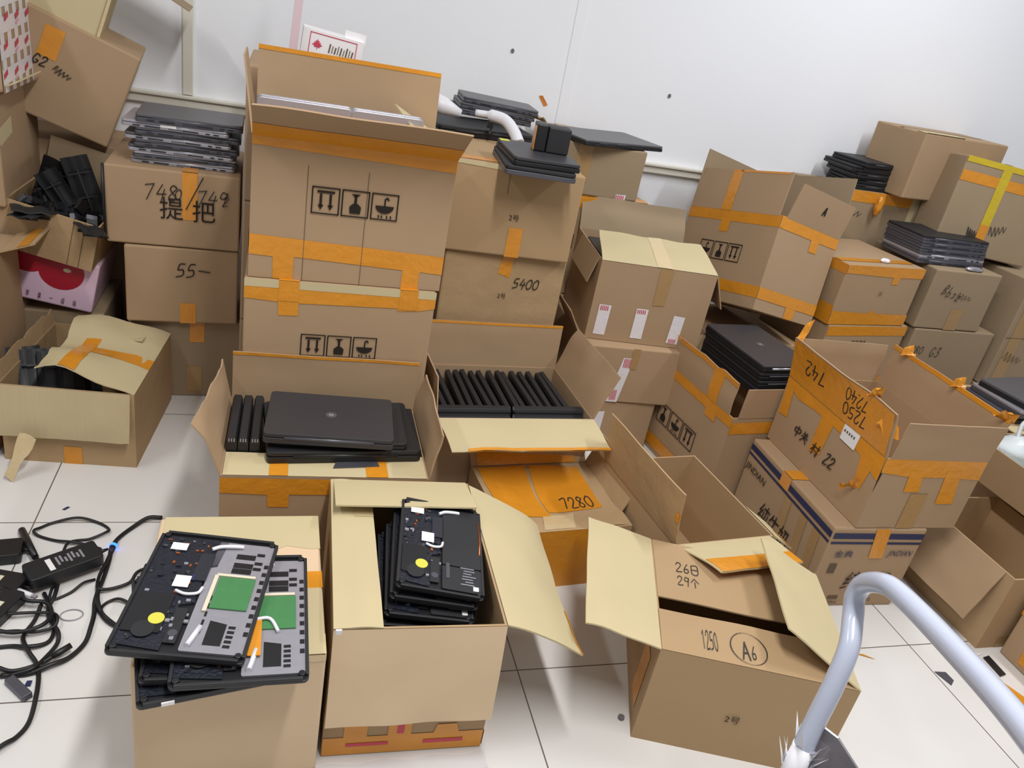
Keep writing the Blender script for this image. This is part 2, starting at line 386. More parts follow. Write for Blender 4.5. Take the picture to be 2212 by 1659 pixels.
# screw holes and scuffs on the wall
for k, (x, z) in enumerate(((.862, 1.28), (1.587, 1.214))):
    b = MB(); b.prism([(.007*math.cos(a*PI/4), .009*math.sin(a*PI/4)) for a in range(8)], 0, .004, 'plate_grey', Matrix.Translation((x, WY-.0005, z)) @ Matrix.Rotation(PI/2, 4, 'X'))
    tag(b.build('wall_plug'), ['dark plug hole in the white wall left of the vertical panel joint', 'dark plug hole in the bare white wall right of the panel joint'][k], 'wall plug')
b = MB(); b.quad([(1.005, WY-.003, 1.128), (1.02, WY-.006, 1.132), (1.05, WY-.003, 1.097), (1.035, WY-.003, 1.09)], 'gum_orange'); tag(b.build('tape_scrap'), 'small orange scrap of tape stuck on the white wall', 'tape scrap')
GH = 'plain cartons hidden at the foot of the stacks'

# ================================================================ cartons
# --- front left, with dismantled laptop shells on it
A = Carton('brown carton at the bottom left edge with dismantled laptop shells piled on its closed top', -.046, 1.077, 0, .333, .417, .327, .011, 'kraft_pale')
fa = A.flap('B', .115, -90.5, 0, .97, m='kraft_pale_lit', torn=.18); A.rect('T', .126, .178, .1665, .228); A.poly('T', [(.104, .043), (.166, .05), (.166, 0), (.112, 0)], 'tape_clear', eps=.0016)
A.poly('F', [(.108, .327), (.166, .327), (.166, .312), (.112, .31)], 'tape_clear'); A.rect('R', .178, .29, .228, .327)
A.poly('L', [(.26, .2), (.30, .2), (.30, .327), (.26, .327)]); A.flap('F', .2, -90.2, .02, .99, m='kraft_pale_lit')
A.poly('F', [(.02, 0), (.166, 0), (.166, .012), (.02, .006)], 'print_red', 'printed_band')
# --- front centre, open, hanging front flap
B_ = Carton('open carton in the front middle holding a leaning pile of stripped laptop bases', .302, 1.108, 0, .340, .494, .353, -.03, 'kraft_warm', True)
fb = B_.flap('F', .235, 171, 0, 1, curl=5, m='kraft_pale', wav=.006)
fl = B_.flap('L', .094, -84, 0, 1, curl=-12, m='kraft_pale_lit', wav=.008); fl.strip(.02, .55, .3, 1, 'tape_clear')
B_.flap('B', .15, -76, .02, .98, curl=-4, m='kraft_pale_lit')
fr = B_.flap('R', .215, 108, 0.0, .98, curl=22, in0=.012, in1=.03, m='kraft_pale_lit', wav=.02); fr.strip(.0, .97, .3, 1, 'tape_orange')
B_.rect('F', -.169, .004, .169, .055); B_.rect('F', -.128, .055, -.08, .13); B_.rect('F', -.037, .055, .012, .13); B_.poly('F', [(.06, .055), (.115, .055), (.108, .08), (.066, .08)])
B_.rect('F', -.122, .028, -.034, .037, 'print_red', 'printed_band', .002); B_.rect('F', .04, .026, .126, .036, 'print_red', 'printed_band', .002); B_.rect('F', -.018, .06, -.004, .13, 'print_red', 'printed_band', .002)
B_.rect('R', 0, .004, .494, .05)
# --- orange taped carton with laptops
C = Carton('orange taped open carton before the tall stack with black laptops lying across it', .142, 1.623, 0, .5, .355, .349, -.015, 'kraft', True)
C.poly('F', [(-.25, .343), (.25, .344), (.25, .3), (-.09, .297), (-.09, .26), (-.139, .26), (-.141, .296), (-.25, .3)])
C.poly('F', [(.25, .26), (.15, .26), (.15, .3), (.25, .3)]); C.rect('F', -.25, .0, .25, .05)
fc = C.flap('F', .10, -90, .012, .988, torn=.03, m='kraft_pale_lit', tapes=[(.215, 0, .305, .55), (.69, 0, .80, .75)])
C.flap('B', .155, 2, 0, 1, curl=-4, wav=.004, tape=(0, .95, 1, 1))
C.flap('L', .14, 15, 0, 1, curl=4, in0=.01, in1=.02, wav=.015, m='kraft', torn=.06, twist=12); C.flap('R', .13, 5, 0, 1, curl=4, in0=.0, in1=.02, wav=.01)
# --- tall middle stack
T3 = Carton('plain carton at the foot of the tall middle stack', .178, 1.992, 0, .5, .36, .355, .005, group=GH)
T2 = Carton('middle carton of the tall stack with orange tape band and handling pictograms', .170, 1.985, .357, .5, .36, .355, .006)
T2.poly('F', [(-.25, .355), (.25, .355), (.25, .308), (.204, .298), (.15, .294), (.146, .302), (-.113, .296), (-.113, .26), (-.163, .259), (-.165, .297), (-.25, .302)])
T2.rect('F', -.25, .335, .25, .3565, 'kraft_pale_lit', 'top_edge_strip', .0018); T2.rect('F', -.165, .30, -.113, .3565, eps=.0022); T2.rect('F', .15, .30, .2, .3565, eps=.0022)
T2.rect('T', -.165, 0, -.113, .36); T2.rect('T', .15, 0, .2, .36); T2.icons('F', 0, .178, .062)
T1 = Carton('top carton of the tall middle stack, open, with orange tape bands and handling pictograms', .178, 1.996, .714, .5, .36, .358, .012, 'kraft', True)
T1.poly('F', [(-.25, .114), (.25, .097), (.25, .047), (.189, .05), (.188, .0), (.142, .0), (.142, .051), (-.14, .062), (-.14, .0), (-.19, .0), (-.192, .059), (-.25, .061)])
T1.poly('F', [(-.25, .358), (.25, .358), (.25, .324), (-.25, .335)]); T1.rect('R', 0, .05, .36, .1); T1.rect('L', 0, .06, .36, .112); T1.icons('F', .003, .217, .066)
T1.flap('F', .155, 56, 0, 1, m='kraft', wav=.006, tape=(0, .0, 1, .45))
ft = T1.flap('B', .165, 5, .0, 1.0, wav=.004, tape=(0, .93, 1, 1)); T1.flap('L', .17, 8, .3, 1, in0=.05, in1=.03); T1.flap('R', .15, -62, 0, .95, m='kraft_pale_lit', in1=.02)
for xx, zz in ((-.118, 0), (.03, 0)): T1.rect('F', xx, 0, xx+.0016, .3, 'print_grey', 'crease_line', .001)
# --- battery carton
BT = Carton('open carton right of the tall stack packed with rows of black batteries', .711, 1.943, 0, .5, .36, .349, .05, 'kraft', True)
BT.flap('F', .135, 97, 0, 1, curl=12, in0=.02, in1=-.012, m='kraft_pale_lit', torn=.1, wav=.01, tape=(.1, .93, 1, 1)); BT.flap('B', .155, 3, 0, 1, wav=.004, tape=(0, .95, 1, 1))
BT.flap('R', .16, 16, 0, 1, curl=10, in0=.0, in1=.0, wav=.012); BT.flap('L', .12, 3, .1, 1, in1=.03)
# --- 5400 stack
D3 = Carton('plain carton at the foot of the 5400 stack behind the battery box', .715, 2.37, 0, .42, .40, .36, 0, group=GH)
D2 = Carton('carton marked 5400 behind the battery box', .715, 2.36, .362, .413, .42, .361, -.005, 'kraft_worn')
D2.write('F', .03, .252, .034, '5400', lw=.1); D2.prtxt('F', -.014, .214, .02, '2\u53f7'); D2.poly('F', [(-.015, .361), (.022, .361), (.017, .285), (-.025, .297)])
D1 = Carton('carton printed with small black characters on top of the 5400 carton, laptops on its lid', .700, 2.335, .726, .418, .42, .285, -.06, 'kraft_warm')
D1.prtxt('F', -.014, .12, .023, '2\u53f7'); D1.poly('F', [(-.006, .095), (.039, .096), (.040, .0), (-.008, .0)])
D1.poly('F', [(-.209, .285), (-.03, .285), (-.03, .268), (-.209, .275)], 'kraft_pale_lit', 'torn_paper'); D1.rect('T', -.2, .02, -.06, .075); D1.rect('F', -.032, .2, -.0305, .285, 'print_grey', 'crease_line')
D1.rect('R', .0, .05, .42, .1, 'tape_brown')
# --- white sticker stack
E3 = Carton('bottom carton of the stack with white tape strips', 1.226, 2.350, 0, .332, .40, .205, -.01)
E2 = Carton('middle carton of the stack with white tape strips', 1.241, 2.343, .207, .387, .40, .222, -.065)
E1 = Carton('top open carton of the white tape stack, cream flap folded over laptops', 1.280, 2.385, .431, .430, .40, .292, -.123, 'kraft', True)
def wtape(c, pts, red):
    c.poly('F', pts, 'tape_white'); lst = []
    for (x0, y0, x1, y1) in red:
        for k in range(5): lst.append([(x0+(x1-x0)*(k*.2), y0), (x0+(x1-x0)*(k*.2+.11), y0), (x0+(x1-x0)*(k*.2+.11), y1), (x0+(x1-x0)*(k*.2), y1)])
    c.polys('F', lst, 'print_red', 'printed_text', .0018)
wtape(E1, [(-.188, .02), (-.145, .019), (-.143, .133), (-.187, .134)], [(-.182, .112, -.15, .13)])
wtape(E1, [(-.048, .02), (-.004, .02), (-.004, .135), (-.048, .135)], [(-.044, .116, -.01, .131)])
wtape(E1, [(.092, .017), (.136, .015), (.139, .123), (.096, .125)], [(.1, .018, .128, .034)])
E1.poly('F', [(.005, .153), (.048, .155), (.051, .292), (.002, .292)], 'tape_brown')
wtape(E2, [(-.061, .002), (-.017, .002), (.008, .183), (-.032, .183)], [(-.05, .01, -.024, .052), (-.028, .145, .0, .18)]); E2.rect('F', -.002, .14, .026, .222, 'tape_brown')
wtape(E3, [(-.071, .0), (-.038, .0), (-.035, .165), (-.07, .163)], [(-.066, .04, -.042, .09)]); E2.flap('B', .05, -90, .03, .9); E2.flap('L', .12, 30, .3, .9)
e1f = E1.flap('F', .20, -72, -.0, 1, in0=.02, in1=.015, m='kraft_pale_lit', curl=-6, wav=.012, tapes=[(.47, 0, .60, 1, 'tape_clear')])
E1.flap('B', .13, 18, 0, 1, curl=14, wav=.02, m='kraft_grey'); E1.flap('R', .13, 158, 0, .9, in1=.02); E1.flap('L', .1, 165, .2, .9)
# --- crushed taped carton
CR = Carton('crushed carton with a sagging lid covered in orange tape, behind the front middle box', .806, 1.60, 0, .385, .33, .2, .098, 'kraft_worn', True)
mb = MB()
def sag(u, v): return -.055*math.sin(PI*u)*math.sin(PI*min(1, v*1.05))**.7*(.5+.5*v)+.006*noise.noise(Vector((u*4, v*4, 2)))
def lidP(u, v, o=0): return (-.1925+.385*u, .005+.32*v, .2+sag(u, v)+o)
mb.grid([[lidP(i/16, j/16) for j in range(17)] for i in range(17)], 'kraft_worn'); mb.grid([[lidP(i/16, j/16, -.005) for j in range(17)] for i in range(17)], 'kraft_worn', flip=True)
lid = mb.build('lid', CR.root)
mb = MB(); mb.grid([[lidP(.07+.40*i/10-.03*j/10, .30+.68*j/10, .0016) for j in range(11)] for i in range(11)], 'tape_orange'); mb.build('tape_strip', lid)
mb = MB(); mb.grid([[lidP(.475+.42*i/10, .38+.60*j/10-.05*i/10, .0019) for j in range(11)] for i in range(11)], 'tape_orange'); mb.build('tape_strip', lid)
mb = MB(); mb.grid([[lidP(.3+.25*i/6+.1*j/6, .02+.3*j/6, .0016) for j in range(7)] for i in range(7)], 'tape_clear'); mb.build('tape_strip', lid)
mb = MB(); st, L = strokes_of('7280')
for q in st: ribbon(mb, smooth2(q), .1, 'marker_black', lambda x, y: lidP(.62+.24*x/L, .42+.16*y-.06*x/L, .003))
mb.build('handwriting', lid)
CR.flap('R', .11, 24, .2, 1, m='kraft_worn', curl=-10, torn=.1); CR.rect('F', -.12, .0, .14, .2); CR.flap('B', .07, 40, 0, 1, m='kraft_worn', tape=(.1, 0, .95, 1))
# --- empty carton
EM = Carton('empty open carton with one flap standing up, behind the carton with the slot', 1.194, 1.461, 0, .324, .414, .268, .109, 'kraft_warm', True)
EM.flap('L', .165, 9, .0, 1, in1=.0, in0=.0, curl=-2, m='kraft_worn', wav=.006, tapes=[(.96, .45, 1.0, .62)])
emf = EM.flap('F', .155, 73, .0, .95, in0=.03, in1=.02, m='kraft_pale_lit', curl=8, wav=.006, tapes=[(.02, .62, 1, 1.0)])
EM.flap('R', .10, 122, .0, .34, in1=.02, m='kraft_pale_lit', tapes=[(0, .7, .55, 1)])
for k in (.33,): EM.rect('B', .0, .0, .002, .02, 'print_grey', 'crease_line')
# --- front right
FR = Carton('carton at the lower right front with a dark slot between its top flaps', 1.036, 1.016, 0, .438, .395, .275, -.35, 'kraft_warm', True)
FR.prtxt('F', -.034, .112, .024, '2\u53f7'); f1 = FR.flap('F', .128, -89.0, .004, .99, m='kraft_warm', wav=.004)
f1.write(.215, .22, .085, .42, '1250', lw=.09); mbc = MB()
ribbon(mbc, [(.46+.095*math.cos(a*PI/12), .42+.36*math.sin(a*PI/12)) for a in range(25)], .006, 'marker_black', lambda x, y: f1.P(x, y, .0042)); mbc.build('ring_mark', f1.ob)
f1.write(.42, .16, .05, .4, 'A', lw=.1); f1.write(.47, .2, .03, .3, '6', lw=.1)
f2 = FR.flap('B', .222, -90, .0, .99, m='kraft_warm', wav=.003)
f2.write(.72, .36, .16, .16, '26\u65e5', lw=.08, rot=1); f2.write(.74, .60, .14, .15, '29\u4e2a', lw=.08, rot=1)
mbc = MB(); ribbon(mbc, [(.13+.05*math.cos(a*PI/10), .75+.14*math.sin(a*PI/10)) for a in range(21)], .007, 'marker_black', lambda x, y: f2.P(x, y, .0042)); mbc.build('ring_mark', f2.ob); f2.write(.125, .68, .02, .16, '1', lw=.14)
FR.flap('L', .175, 78, .0, 1, in0=.0, in1=.0, m='kraft_pale_lit', wav=.012, curl=6); FR.flap('R', .195, -64, .0, .98, in1=.01, in0=.05, m='kraft_pale_lit', wav=.006)
FR.rect('L', .05, .04, .12, .2, 'tape_orange'); 
# --- milk carton and the taped carton on it
MK = Carton('milk carton with navy stripes standing on the floor under the heavily taped box', 1.714, 1.474, 0, .320, .49, .293, -.033, 'kraft')
for f, a, c in (('F', -.157, .157), ('L', .005, .486)):
    MK.rect(f, a, .256, c, .276, 'print_navy', 'printed_stripe'); MK.rect(f, a, .237, c, .245, 'print_navy', 'printed_stripe')
MK.poly('F', [(-.021, .293), (.029, .293), (.042, .186), (-.006, .186)], eps=.002); MK.rect('L', .24, .247, .292, .293, eps=.002); MK.rect('T', -.16, .24, -.09, .292)
MK.prtxt('F', -.13, .192, .026, '\u91d1\u5178', m='print_navy', stretch=1.25); MK.prtxt('F', .055, .196, .028, 'JINDIAN', m='print_navy', slant=.25, stretch=.8)
MK.prtxt('F', -.062, .072, .075, '\u7eaf\u725b\u5976', slant=.2, stretch=.72); MK.rect('F', -.128, .13, -.103, .165, 'print_grey', 'printed_patch')
MK.rect('F', -.085, .03, -.05, .042, 'print_grey', 'printed_patch'); MK.prtxt('F', -.085, .014, .014, '250mL'); MK.prtxt('F', .055, .022, .016, '12')
MK.prtxt('L', .478, .190, .034, 'JINDIAN', m='print_black', slant=.1, stretch=1.0); MK.prtxt('L', .338, .078, .085, '\u7eaf\u725b\u5976', slant=.1, stretch=.72)
for x in (.03, .10, .19): MK.poly('L', [(x, .05), (x+.035, .05), (x+.05, .235), (x+.015, .235)], 'tape_brown')
Z2 = Carton('open empty carton wrapped in ragged orange tape, on top of the milk carton', 1.795, 1.476, .295, .352, .50, .235, -.013, 'kraft', True)
zl = Z2.flap('L', .14, 8, 0, 1, curl=8, m='kraft', wav=.012, tapes=[(0, .02, .985, .97)]); zf = Z2.flap('F', .118, 4, .04, 1, m='kraft', wav=.004)
Z2.flap('R', .14, 3, 0, 1, wav=.008, tapes=[(0, .9, 1, 1)]); Z2.flap('B', .13, 6, .03, .97, wav=.006)
zl.write(.56, .18, .22, .28, '7250', lw=.1, rot=1); zl.write(.56, .52, .2, .28, '7240', lw=.1, rot=1); zl.write(.14, .35, .22, .34, '742', lw=.1, rot=1)
Z2.poly('L', [(.5, .235), (.5, .215), (.42, .19), (.33, .2), (.2, .2), (.1, .19), (.0, .16), (.0, .235)]); Z2.poly('F', [(-.176, .235), (.176, .235), (.176, .172), (.05, .178), (-.06, .176), (-.176, .19)])
Z2.poly('L', [(.29, .2), (.232, .2), (.241, .092), (.295, .076)]); Z2.poly('L', [(.498, .235), (.455, .22), (.44, .11), (.488, .105)]); Z2.poly('L', [(.09, .2), (.03, .2), (.045, .10), (.075, .12)])
Z2.poly('F', [(-.078, .2), (-.031, .2), (-.018, .128), (-.071, .127)]); Z2.poly('F', [(.048, .2), (.1, .2), (.122, .088), (.06, .087)])
Z2.poly('L', [(.189, .235), (.116, .237), (.119, .185), (.189, .187)], 'paper_white', 'shipping_label', .002); Z2.prtxt('L', .185, .222, .009, '110 2508', eps=None) if 0 else Z2.polys('L', [[(.182-.011*k, .214), (.176-.011*k, .214), (.176-.011*k, .222), (.182-.011*k, .222)] for k in range(5)], 'print_grey', 'printed_text', .0026)
Z2.write('L', .385, .085, .036, '\u4e2d\u5173', lw=.12); Z2.write('L', .286, .078, .04, '\u6751', lw=.1); Z2.write('L', .215, .084, .036, 'Z2', lw=.12)
Z2.rect('F', -.04, .0, .02, .12, 'tape_brown', eps=.001)
mb = MB()
for x, z in ((-.005, .115), (-.004, .096), (-.02, .05), (-.033, .04), (-.03, .022)): mb.quad([Z2.fmap('F', .002)(x+.004*math.cos(a*PI/3), z+.0035*math.sin(a*PI/3)) for a in range(6)], 'print_grey')
mb.build('hole_marks', Z2.root)
mb = MB(); mb.quad([(-.178, .006, .235), (-.178, -.001, .19), (-.176, -.0015, .12), (-.171, -.0015, .185)], 'print_black'); mb.build('torn_gap', Z2.root)
def ragged(root, base, dirv, L, wd, m='tape_orange', name='tape_tail'):
    b = MB(); p0 = Vector(base); d = Vector(dirv).normalized(); s_ = d.cross(Vector((.3, .8, .2))).normalized()
    P = [[p0+d*L*j/6+s_*wd*(i/3-.5)*(1-.5*j/6)+Vector((0, 0, .008*math.sin(j*1.3+i))) for j in range(7)] for i in range(4)]
    b.grid(P, m); b.build(name, root)
ragged(Z2.root, (-.19, .5, .36), (.45, .2, .9), .075, .03); ragged(Z2.root, (-.2, .11, .365), (.1, -.3, .9), .035, .04); ragged(Z2.root, (-.19, .05, .33), (.25, -.6, -.5), .06, .05)
ragged(Z2.root, (.17, .42, .365), (.05, .3, 1), .035, .05); ragged(Z2.root, (.175, .2, .365), (.05, .1, 1), .035, .05); ragged(Z2.root, (.17, .02, .36), (.2, -.4, .6), .04, .07); ragged(Z2.root, (-.18, .05, .12), (-.4, .6, -.6), .06, .03)
# --- laptop carton and the tipped carton
G0 = Carton('open upright-flapped carton behind the milk carton, black laptops standing out of its top', 1.645, 1.995, 0, .360, .44, .362, .115, 'kraft', True)
G0.rect('L', 0, .325, .44, .362); G0.rect('F', -.18, .3, .18, .345); G0.rect('L', .03, .02, .44, .07); G0.icons('L', .27, .175, .075, order='gua'); G0.poly('L', [(.08, .3), (.14, .3), (.15, .362), (.09, .362)])
G0.flap('L', .125, 5, 0, .95, curl=-6, torn=.1, wav=.01, tapes=[(.0, .86, 1, 1), (.68, 0, .82, 1)]); G0.flap('F', .11, 2, .06, 1); G0.flap('R', .1, 8); G0.flap('B', .1, 8)
GU = Carton('plain carton under the tipped open carton on the right', 1.965, 2.60, 0, .40, .46, .37, .15, group=GH); GU.rect('F', -.2, .3, .2, .35); GU.rect('F', -.1, .1, -.05, .35)
G1 = Carton('tipped carton with four raised flaps leaning against the wall on the right', 1.95, 2.539, .52, .368, .50, .368, (-.216, .228, .22), 'kraft', True)
for f, a, c in (('L', 0, .5), ('F', -.184, .184)):
    G1.rect(f, a, .325, c, .372); G1.rect(f, a, .045, c, .09)
G1.rect('L', .25, .28, .30, .325); G1.rect('F', .02, .28, .07, .325); G1.rect('L', .27, .0, .31, .045); G1.rect('F', .0, .0, .06, .045)
G1.icons('L', .26, .2, .07, order='uga')
G1.flap('L', .17, -3, .0, .97, tapes=[(.37, 0, .48, 1), (.45, .95, .97, 1)]); g1f = G1.flap('F', .14, 13, .07, 1, m='kraft'); g1f.write(.5, .45, .06, .2, 'A', lw=.3)
G1.flap('B', .25, -2, .0, 1, m='kraft_grey'); G1.flap('R', .25, -2, .0, 1, in0=.0, m='kraft_grey')
# --- right hand stacks
H2 = Carton('large carton marked 7390 under the small orange taped carton', 2.44, 2.60, 0, .47, .40, .497, .149); H2.rect('F', -.235, .45, .235, .493); H2.write('F', -.08, .395, .032, '7390', lw=.09); H2.rect('F', -.235, .2, .235, .25)
H1 = Carton('small carton edged with orange tape top and bottom, right of the tipped carton', 2.416, 2.600, .5, .446, .40, .26, .141)
H1.poly('F', [(-.223, .26), (.223, .26), (.223, .215), (.09, .215), (.09, .185), (.05, .185), (.05, .215), (-.223, .225)]); H1.poly('F', [(-.223, 0), (.223, 0), (.223, .048), (.02, .052), (0, .068), (-.02, .052), (-.223, .06)])
H1.rect('L', .0, .0, .1, .08); H1.rect('L', .0, .22, .4, .26); H1.prtxt('F', -.004, .135, .024, '25', m='print_grey'); H1.rect('T', -.22, .05, .2, .09)
I3 = Carton('plain carton at the foot of the grey laptop stack', 2.92, 2.63, 0, .42, .40, .21, .02, group=GH)
I2 = Carton('carton marked 280 G3 low in the right hand stack', 2.93, 2.62, .213, .46, .40, .284, .02, 'kraft_grey'); I2.write('F', -.215, .165, .036, '280', lw=.08); I2.write('F', -.10, .155, .045, 'G3', lw=.07)
I1 = Carton('carton with scribbled marker under the stack of grey laptops', 2.866, 2.620, .5, .366, .40, .270, .017, 'kraft_grey'); I1.write('F', -.12, .165, .045, 'Bbsz', lw=.07, ang=-.25); I1.scribble('F', -.03, .14, .04, .09); I1.rect('F', -.02, .0, .05, .1, 'tape_brown')
I4 = Carton('carton with faint marker at the right edge beside the grey laptop stack', 3.42, 2.60, .25, .46, .4, .52, .03, 'kraft_grey'); I4.scribble('F', -.17, .42, .06, .12, 'print_grey'); I4.scribble('F', -.2, .12, .06, .12, 'print_grey'); I4.rect('F', -.2, .0, -.13, .5, 'tape_brown'); I4.rect('F', -.23, .245, .23, .248, 'print_grey', 'crease_line')
I5 = Carton('plain carton at the foot of the right edge stack', 3.42, 2.60, 0, .46, .4, .247, .03, group=GH)
Mq = Carton('carton against the wall carrying a ragged pile of black laptops', 2.60, 3.03, .62, .62, .25, .36, .02, 'kraft_grey'); Mq.rect('F', -.30, .31, .22, .36); Mq.scribble('F', -.16, .24, .05, .1); Mq.rect('F', .2, .2, .25, .36, 'kraft_pale_lit', 'torn_paper')
M0 = Carton('plain carton under the black laptop pile against the wall', 2.62, 3.03, 0, .62, .25, .617, .0, group=GH)
K = Carton('plain brown carton high against the wall at the upper right', 2.93, 2.99, .985, .56, .28, .285, .16, 'kraft'); K.flap('F', .05, -88, .0, .45, m='kraft_pale_lit'); K.rect('T', -.28, .13, .28, .15, 'tape_brown')
J = Carton('tall carton with crossed orange and yellow tape at the right edge', 3.053, 2.795, .80, .509, .18, .405, (-.10, .07, -.105), 'kraft_grey')
J.rect('F', -.2545, .30, .2545, .345); J.rect('F', -.06, .02, -.012, .405, 'tape_yellow', eps=.0018); J.rect('F', -.2545, .38, .2545, .405, 'tape_yellow', eps=.0018); J.rect('T', -.06, 0, -.012, .4, 'tape_yellow'); J.rect('F', -.06, .02, -.012, .14, eps=.0022)
J.scribble('F', -.10, .05, .07, .05, ang=.5); J.scribble('F', .01, .08, .06, .09, ang=.6)
# --- behind the tall stack, along the wall
FB = Carton('carton with an orange taped lid at the foot of the wall stack', 1.20, 2.85, .43, .40, .40, .408, -.02); FB.rect('T', -.2, .0, .2, .06); FB.rect('F', -.2, .36, .2, .408)
FB0 = Carton('plain carton under the wall stack', 1.19, 2.85, 0, .42, .40, .428, 0, group=GH)
FA = Carton('carton with brown tape on the wall stack, one black laptop on its lid', 1.175, 2.85, .84, .331, .40, .194, -.04, 'kraft_grey'); FA.rect('F', -.113, .05, -.055, .194, 'tape_brown'); FA.rect('T', -.113, .0, -.055, .4, 'tape_brown')
wtape(FA, [(.074, .0), (.115, .0), (.117, .022), (.074, .02)], [(.076, .002, .112, .018)]); FA.flap('L', .09, 60, .1, .7, m='kraft_worn', torn=.25, wav=.02)
for k, (z, hh) in enumerate(((0, .36), (.361, .36), (.722, .28))):
    Carton(['plain carton on the floor behind the 5400 stack', 'plain carton second up behind the 5400 stack', 'carton behind the 5400 stack carrying a black laptop and white heat gun'][k], .70, 2.80, z, .46, .42, hh, .0, 'kraft_pale_lit' if k == 2 else 'kraft', group=GH if k < 2 else None)
for k in range(3):
    Carton('plain carton hidden in the stack behind the tall middle stack', .14, 2.46, .39*k, .50, .42, .389, .0, group=GH)
# --- left wall stack
L0 = Carton('bottom carton of the left wall stack with one orange tape tab', -.29, 2.640, 0, .36, .40, .295, .05, 'kraft_grey'); L0.rect('F', .011, .214, .058, .295); L0.rect('F', -.0, .02, .05, .12, 'tape_brown')
L55 = Carton('carton marked 55 in the left wall stack', -.297, 2.609, .298, .343, .40, .262, .073, 'kraft'); L55.write('F', -.022, .165, .046, '55', lw=.09); L55.write('F', .045, .165, .05, '-', lw=.08); L55.rect('F', -.009, .0, .04, .072)
L74 = Carton('carton marked 7480 / 7490 with large black characters, grey laptops stacked on it', -.321, 2.608, .563, .392, .40, .245, .026, 'kraft'); L74.rect('F', .024, .093, .069, .245)
L74.rect('T', .024, .0, .069, .1); L74.write('F', -.088, .15, .05, '748', lw=.07); L74.write('F', .002, .158, .032, '0', lw=.09); L74.write('F', .03, .14, .075, '/', lw=.05); L74.write('F', .066, .148, .046, '749', lw=.07); L74.write('F', .142, .15, .03, '2', lw=.08)
L74.prtxt('F', -.043, .098, .076, '\u63d0', m='print_black', stretch=.95); L74.prtxt('F', .052, .096, .076, '\u628a', stretch=.95)
mb = MB(); mb.tube([(-.196-.003, .002, .245), (-.199, -.004, .12), (-.197, -.003, .01)], .004, 'plastic_black'); mb.build('edge_wrap', L74.root)

# ================================================================ more cartons, left and right edges
Wc = Carton('open carton with torn hanging front flap and taped side flap at the left edge', -.560, 2.193, 0, .36, .441, .251, -.10, 'kraft_worn', True)
Wc.flap('F', .155, 168, 0, .97, curl=6, m='kraft_ribbed', torn=.06, wav=.014)
wr = Wc.flap('R', .27, -64, 0, 1, curl=-30, m='kraft_pale_lit', wav=.045, in0=.01, in1=.05, torn=.05, tapes=[(.36, .0, .50, .8), (.0, .62, .62, .78)])
Wc.flap('B', .14, -74, .15, .75, m='kraft_pale_lit', curl=-8); Wc.flap('L', .05, 10, .0, 1, torn=.4); Wc.rect('F', -.02, .0, .03, .06)
ragged(Wc.root, (-.09, -.055, .12), (-.25, -.35, -.7), .13, .05, 'tape_clear', 'tape_tail')
Ap0 = Carton('plain carton in the dark gap under the apple box', -.70, 2.67, 0, .30, .34, .285, 0, 'kraft_grey', group=GH)
APL = Carton('pink and white fruit carton printed with red apples, under the slanting carton', -.70, 2.645, .318, .24, .32, .17, (0, .20, .0), 'apple_pink')
mb = MB()
for cx, cz, r in ((.015, .12, .066), (-.085, .15, .06)):
    mb.quad([(max(-.124, min(.124, cx+r*math.cos(a*PI/14))), -.0015 if cx > 0 else -.002, min(.184, cz+r*.92*math.sin(a*PI/14))) for a in range(28)], 'apple_red')
mb.build('printed_apple', APL.root); mb = MB(); mb.quad([(.03+.012*math.cos(a), -.0022, .13+.007*math.sin(a)) for a in [k*PI/5 for k in range(10)]], 'label_cream'); mb.build('printed_highlight', APL.root)
for k in range(5): APL.prtxt('F', -.075+.034*k, .014, .024, '\u82f9\u679c\u4e00\u7ea7\u5473'[k], m='print_black', stretch=.45)
V = Carton('slanting open carton of black plastic laptop parts on the apple box', -.695, 2.61, .487, .265, .33, .155, (.04, .22, -.08), 'kraft_worn', True)
V.flap('B', .12, 4, 0, 1, m='kraft_grey'); V.rect('F', .06, .0, .062, .155, 'print_grey', 'crease_line'); V.rect('F', .092, .0, .094, .155, 'print_grey', 'crease_line'); V.rect('B', 0, 0, .01, .01, 'tape_clear')
N5 = Carton('plain carton at the foot of the stack in the left corner', -.70, 3.0, 0, .40, .29, .40, 0, group=GH)
N4 = Carton('carton under the tilted marked carton in the left corner', -.72, 2.985, .401, .46, .29, .37, 0, 'kraft')
N3 = Carton('tilted carton with orange tape and scrawled G2 high in the left corner', -.715, 2.88, .845, .333, .26, .315, (.04, .36, .10), 'kraft')
N3.rect('F', -.10, .19, -.045, .285); N3.write('F', -.105, .16, .03, 'G2', lw=.12); N3.scribble('F', -.045, .155, .028, .05); N3.scribble('F', -.05, .15, .032, .055)
N2 = Carton('tilted carton at the very top of the left corner with one flap sticking out', -.70, 2.885, 1.15, .25, .26, .24, (.01, .32, .05), 'kraft_pale_lit'); N2.flap('R', .22, 98, .25, 1, m='kraft_grey'); N2.rect('F', .126, .02, .135, .2, 'tape_clear')
N1 = Carton('box wrapped all over in white and pink printed tape at the top left edge', -.955, 2.58, .975, .40, .40, .33, 0, 'kraft', bevel=.01)
N1.polys('R', [[(0, 0), (.4, 0), (.4, .33), (0, .33)]], 'kraft', 'carton_side', .0006)
for k in range(6): N1.poly('R', [(.015+.066*k, .0), (.05+.066*k, .0), (.04+.064*k, .33), (.005+.064*k, .33)], 'tape_white', eps=.001)
for k in range(5): N1.poly('R', [(.0, .02+.066*k), (.4, .045+.066*k), (.4, .083+.066*k), (.0, .062+.066*k)], 'tape_white', eps=.001)
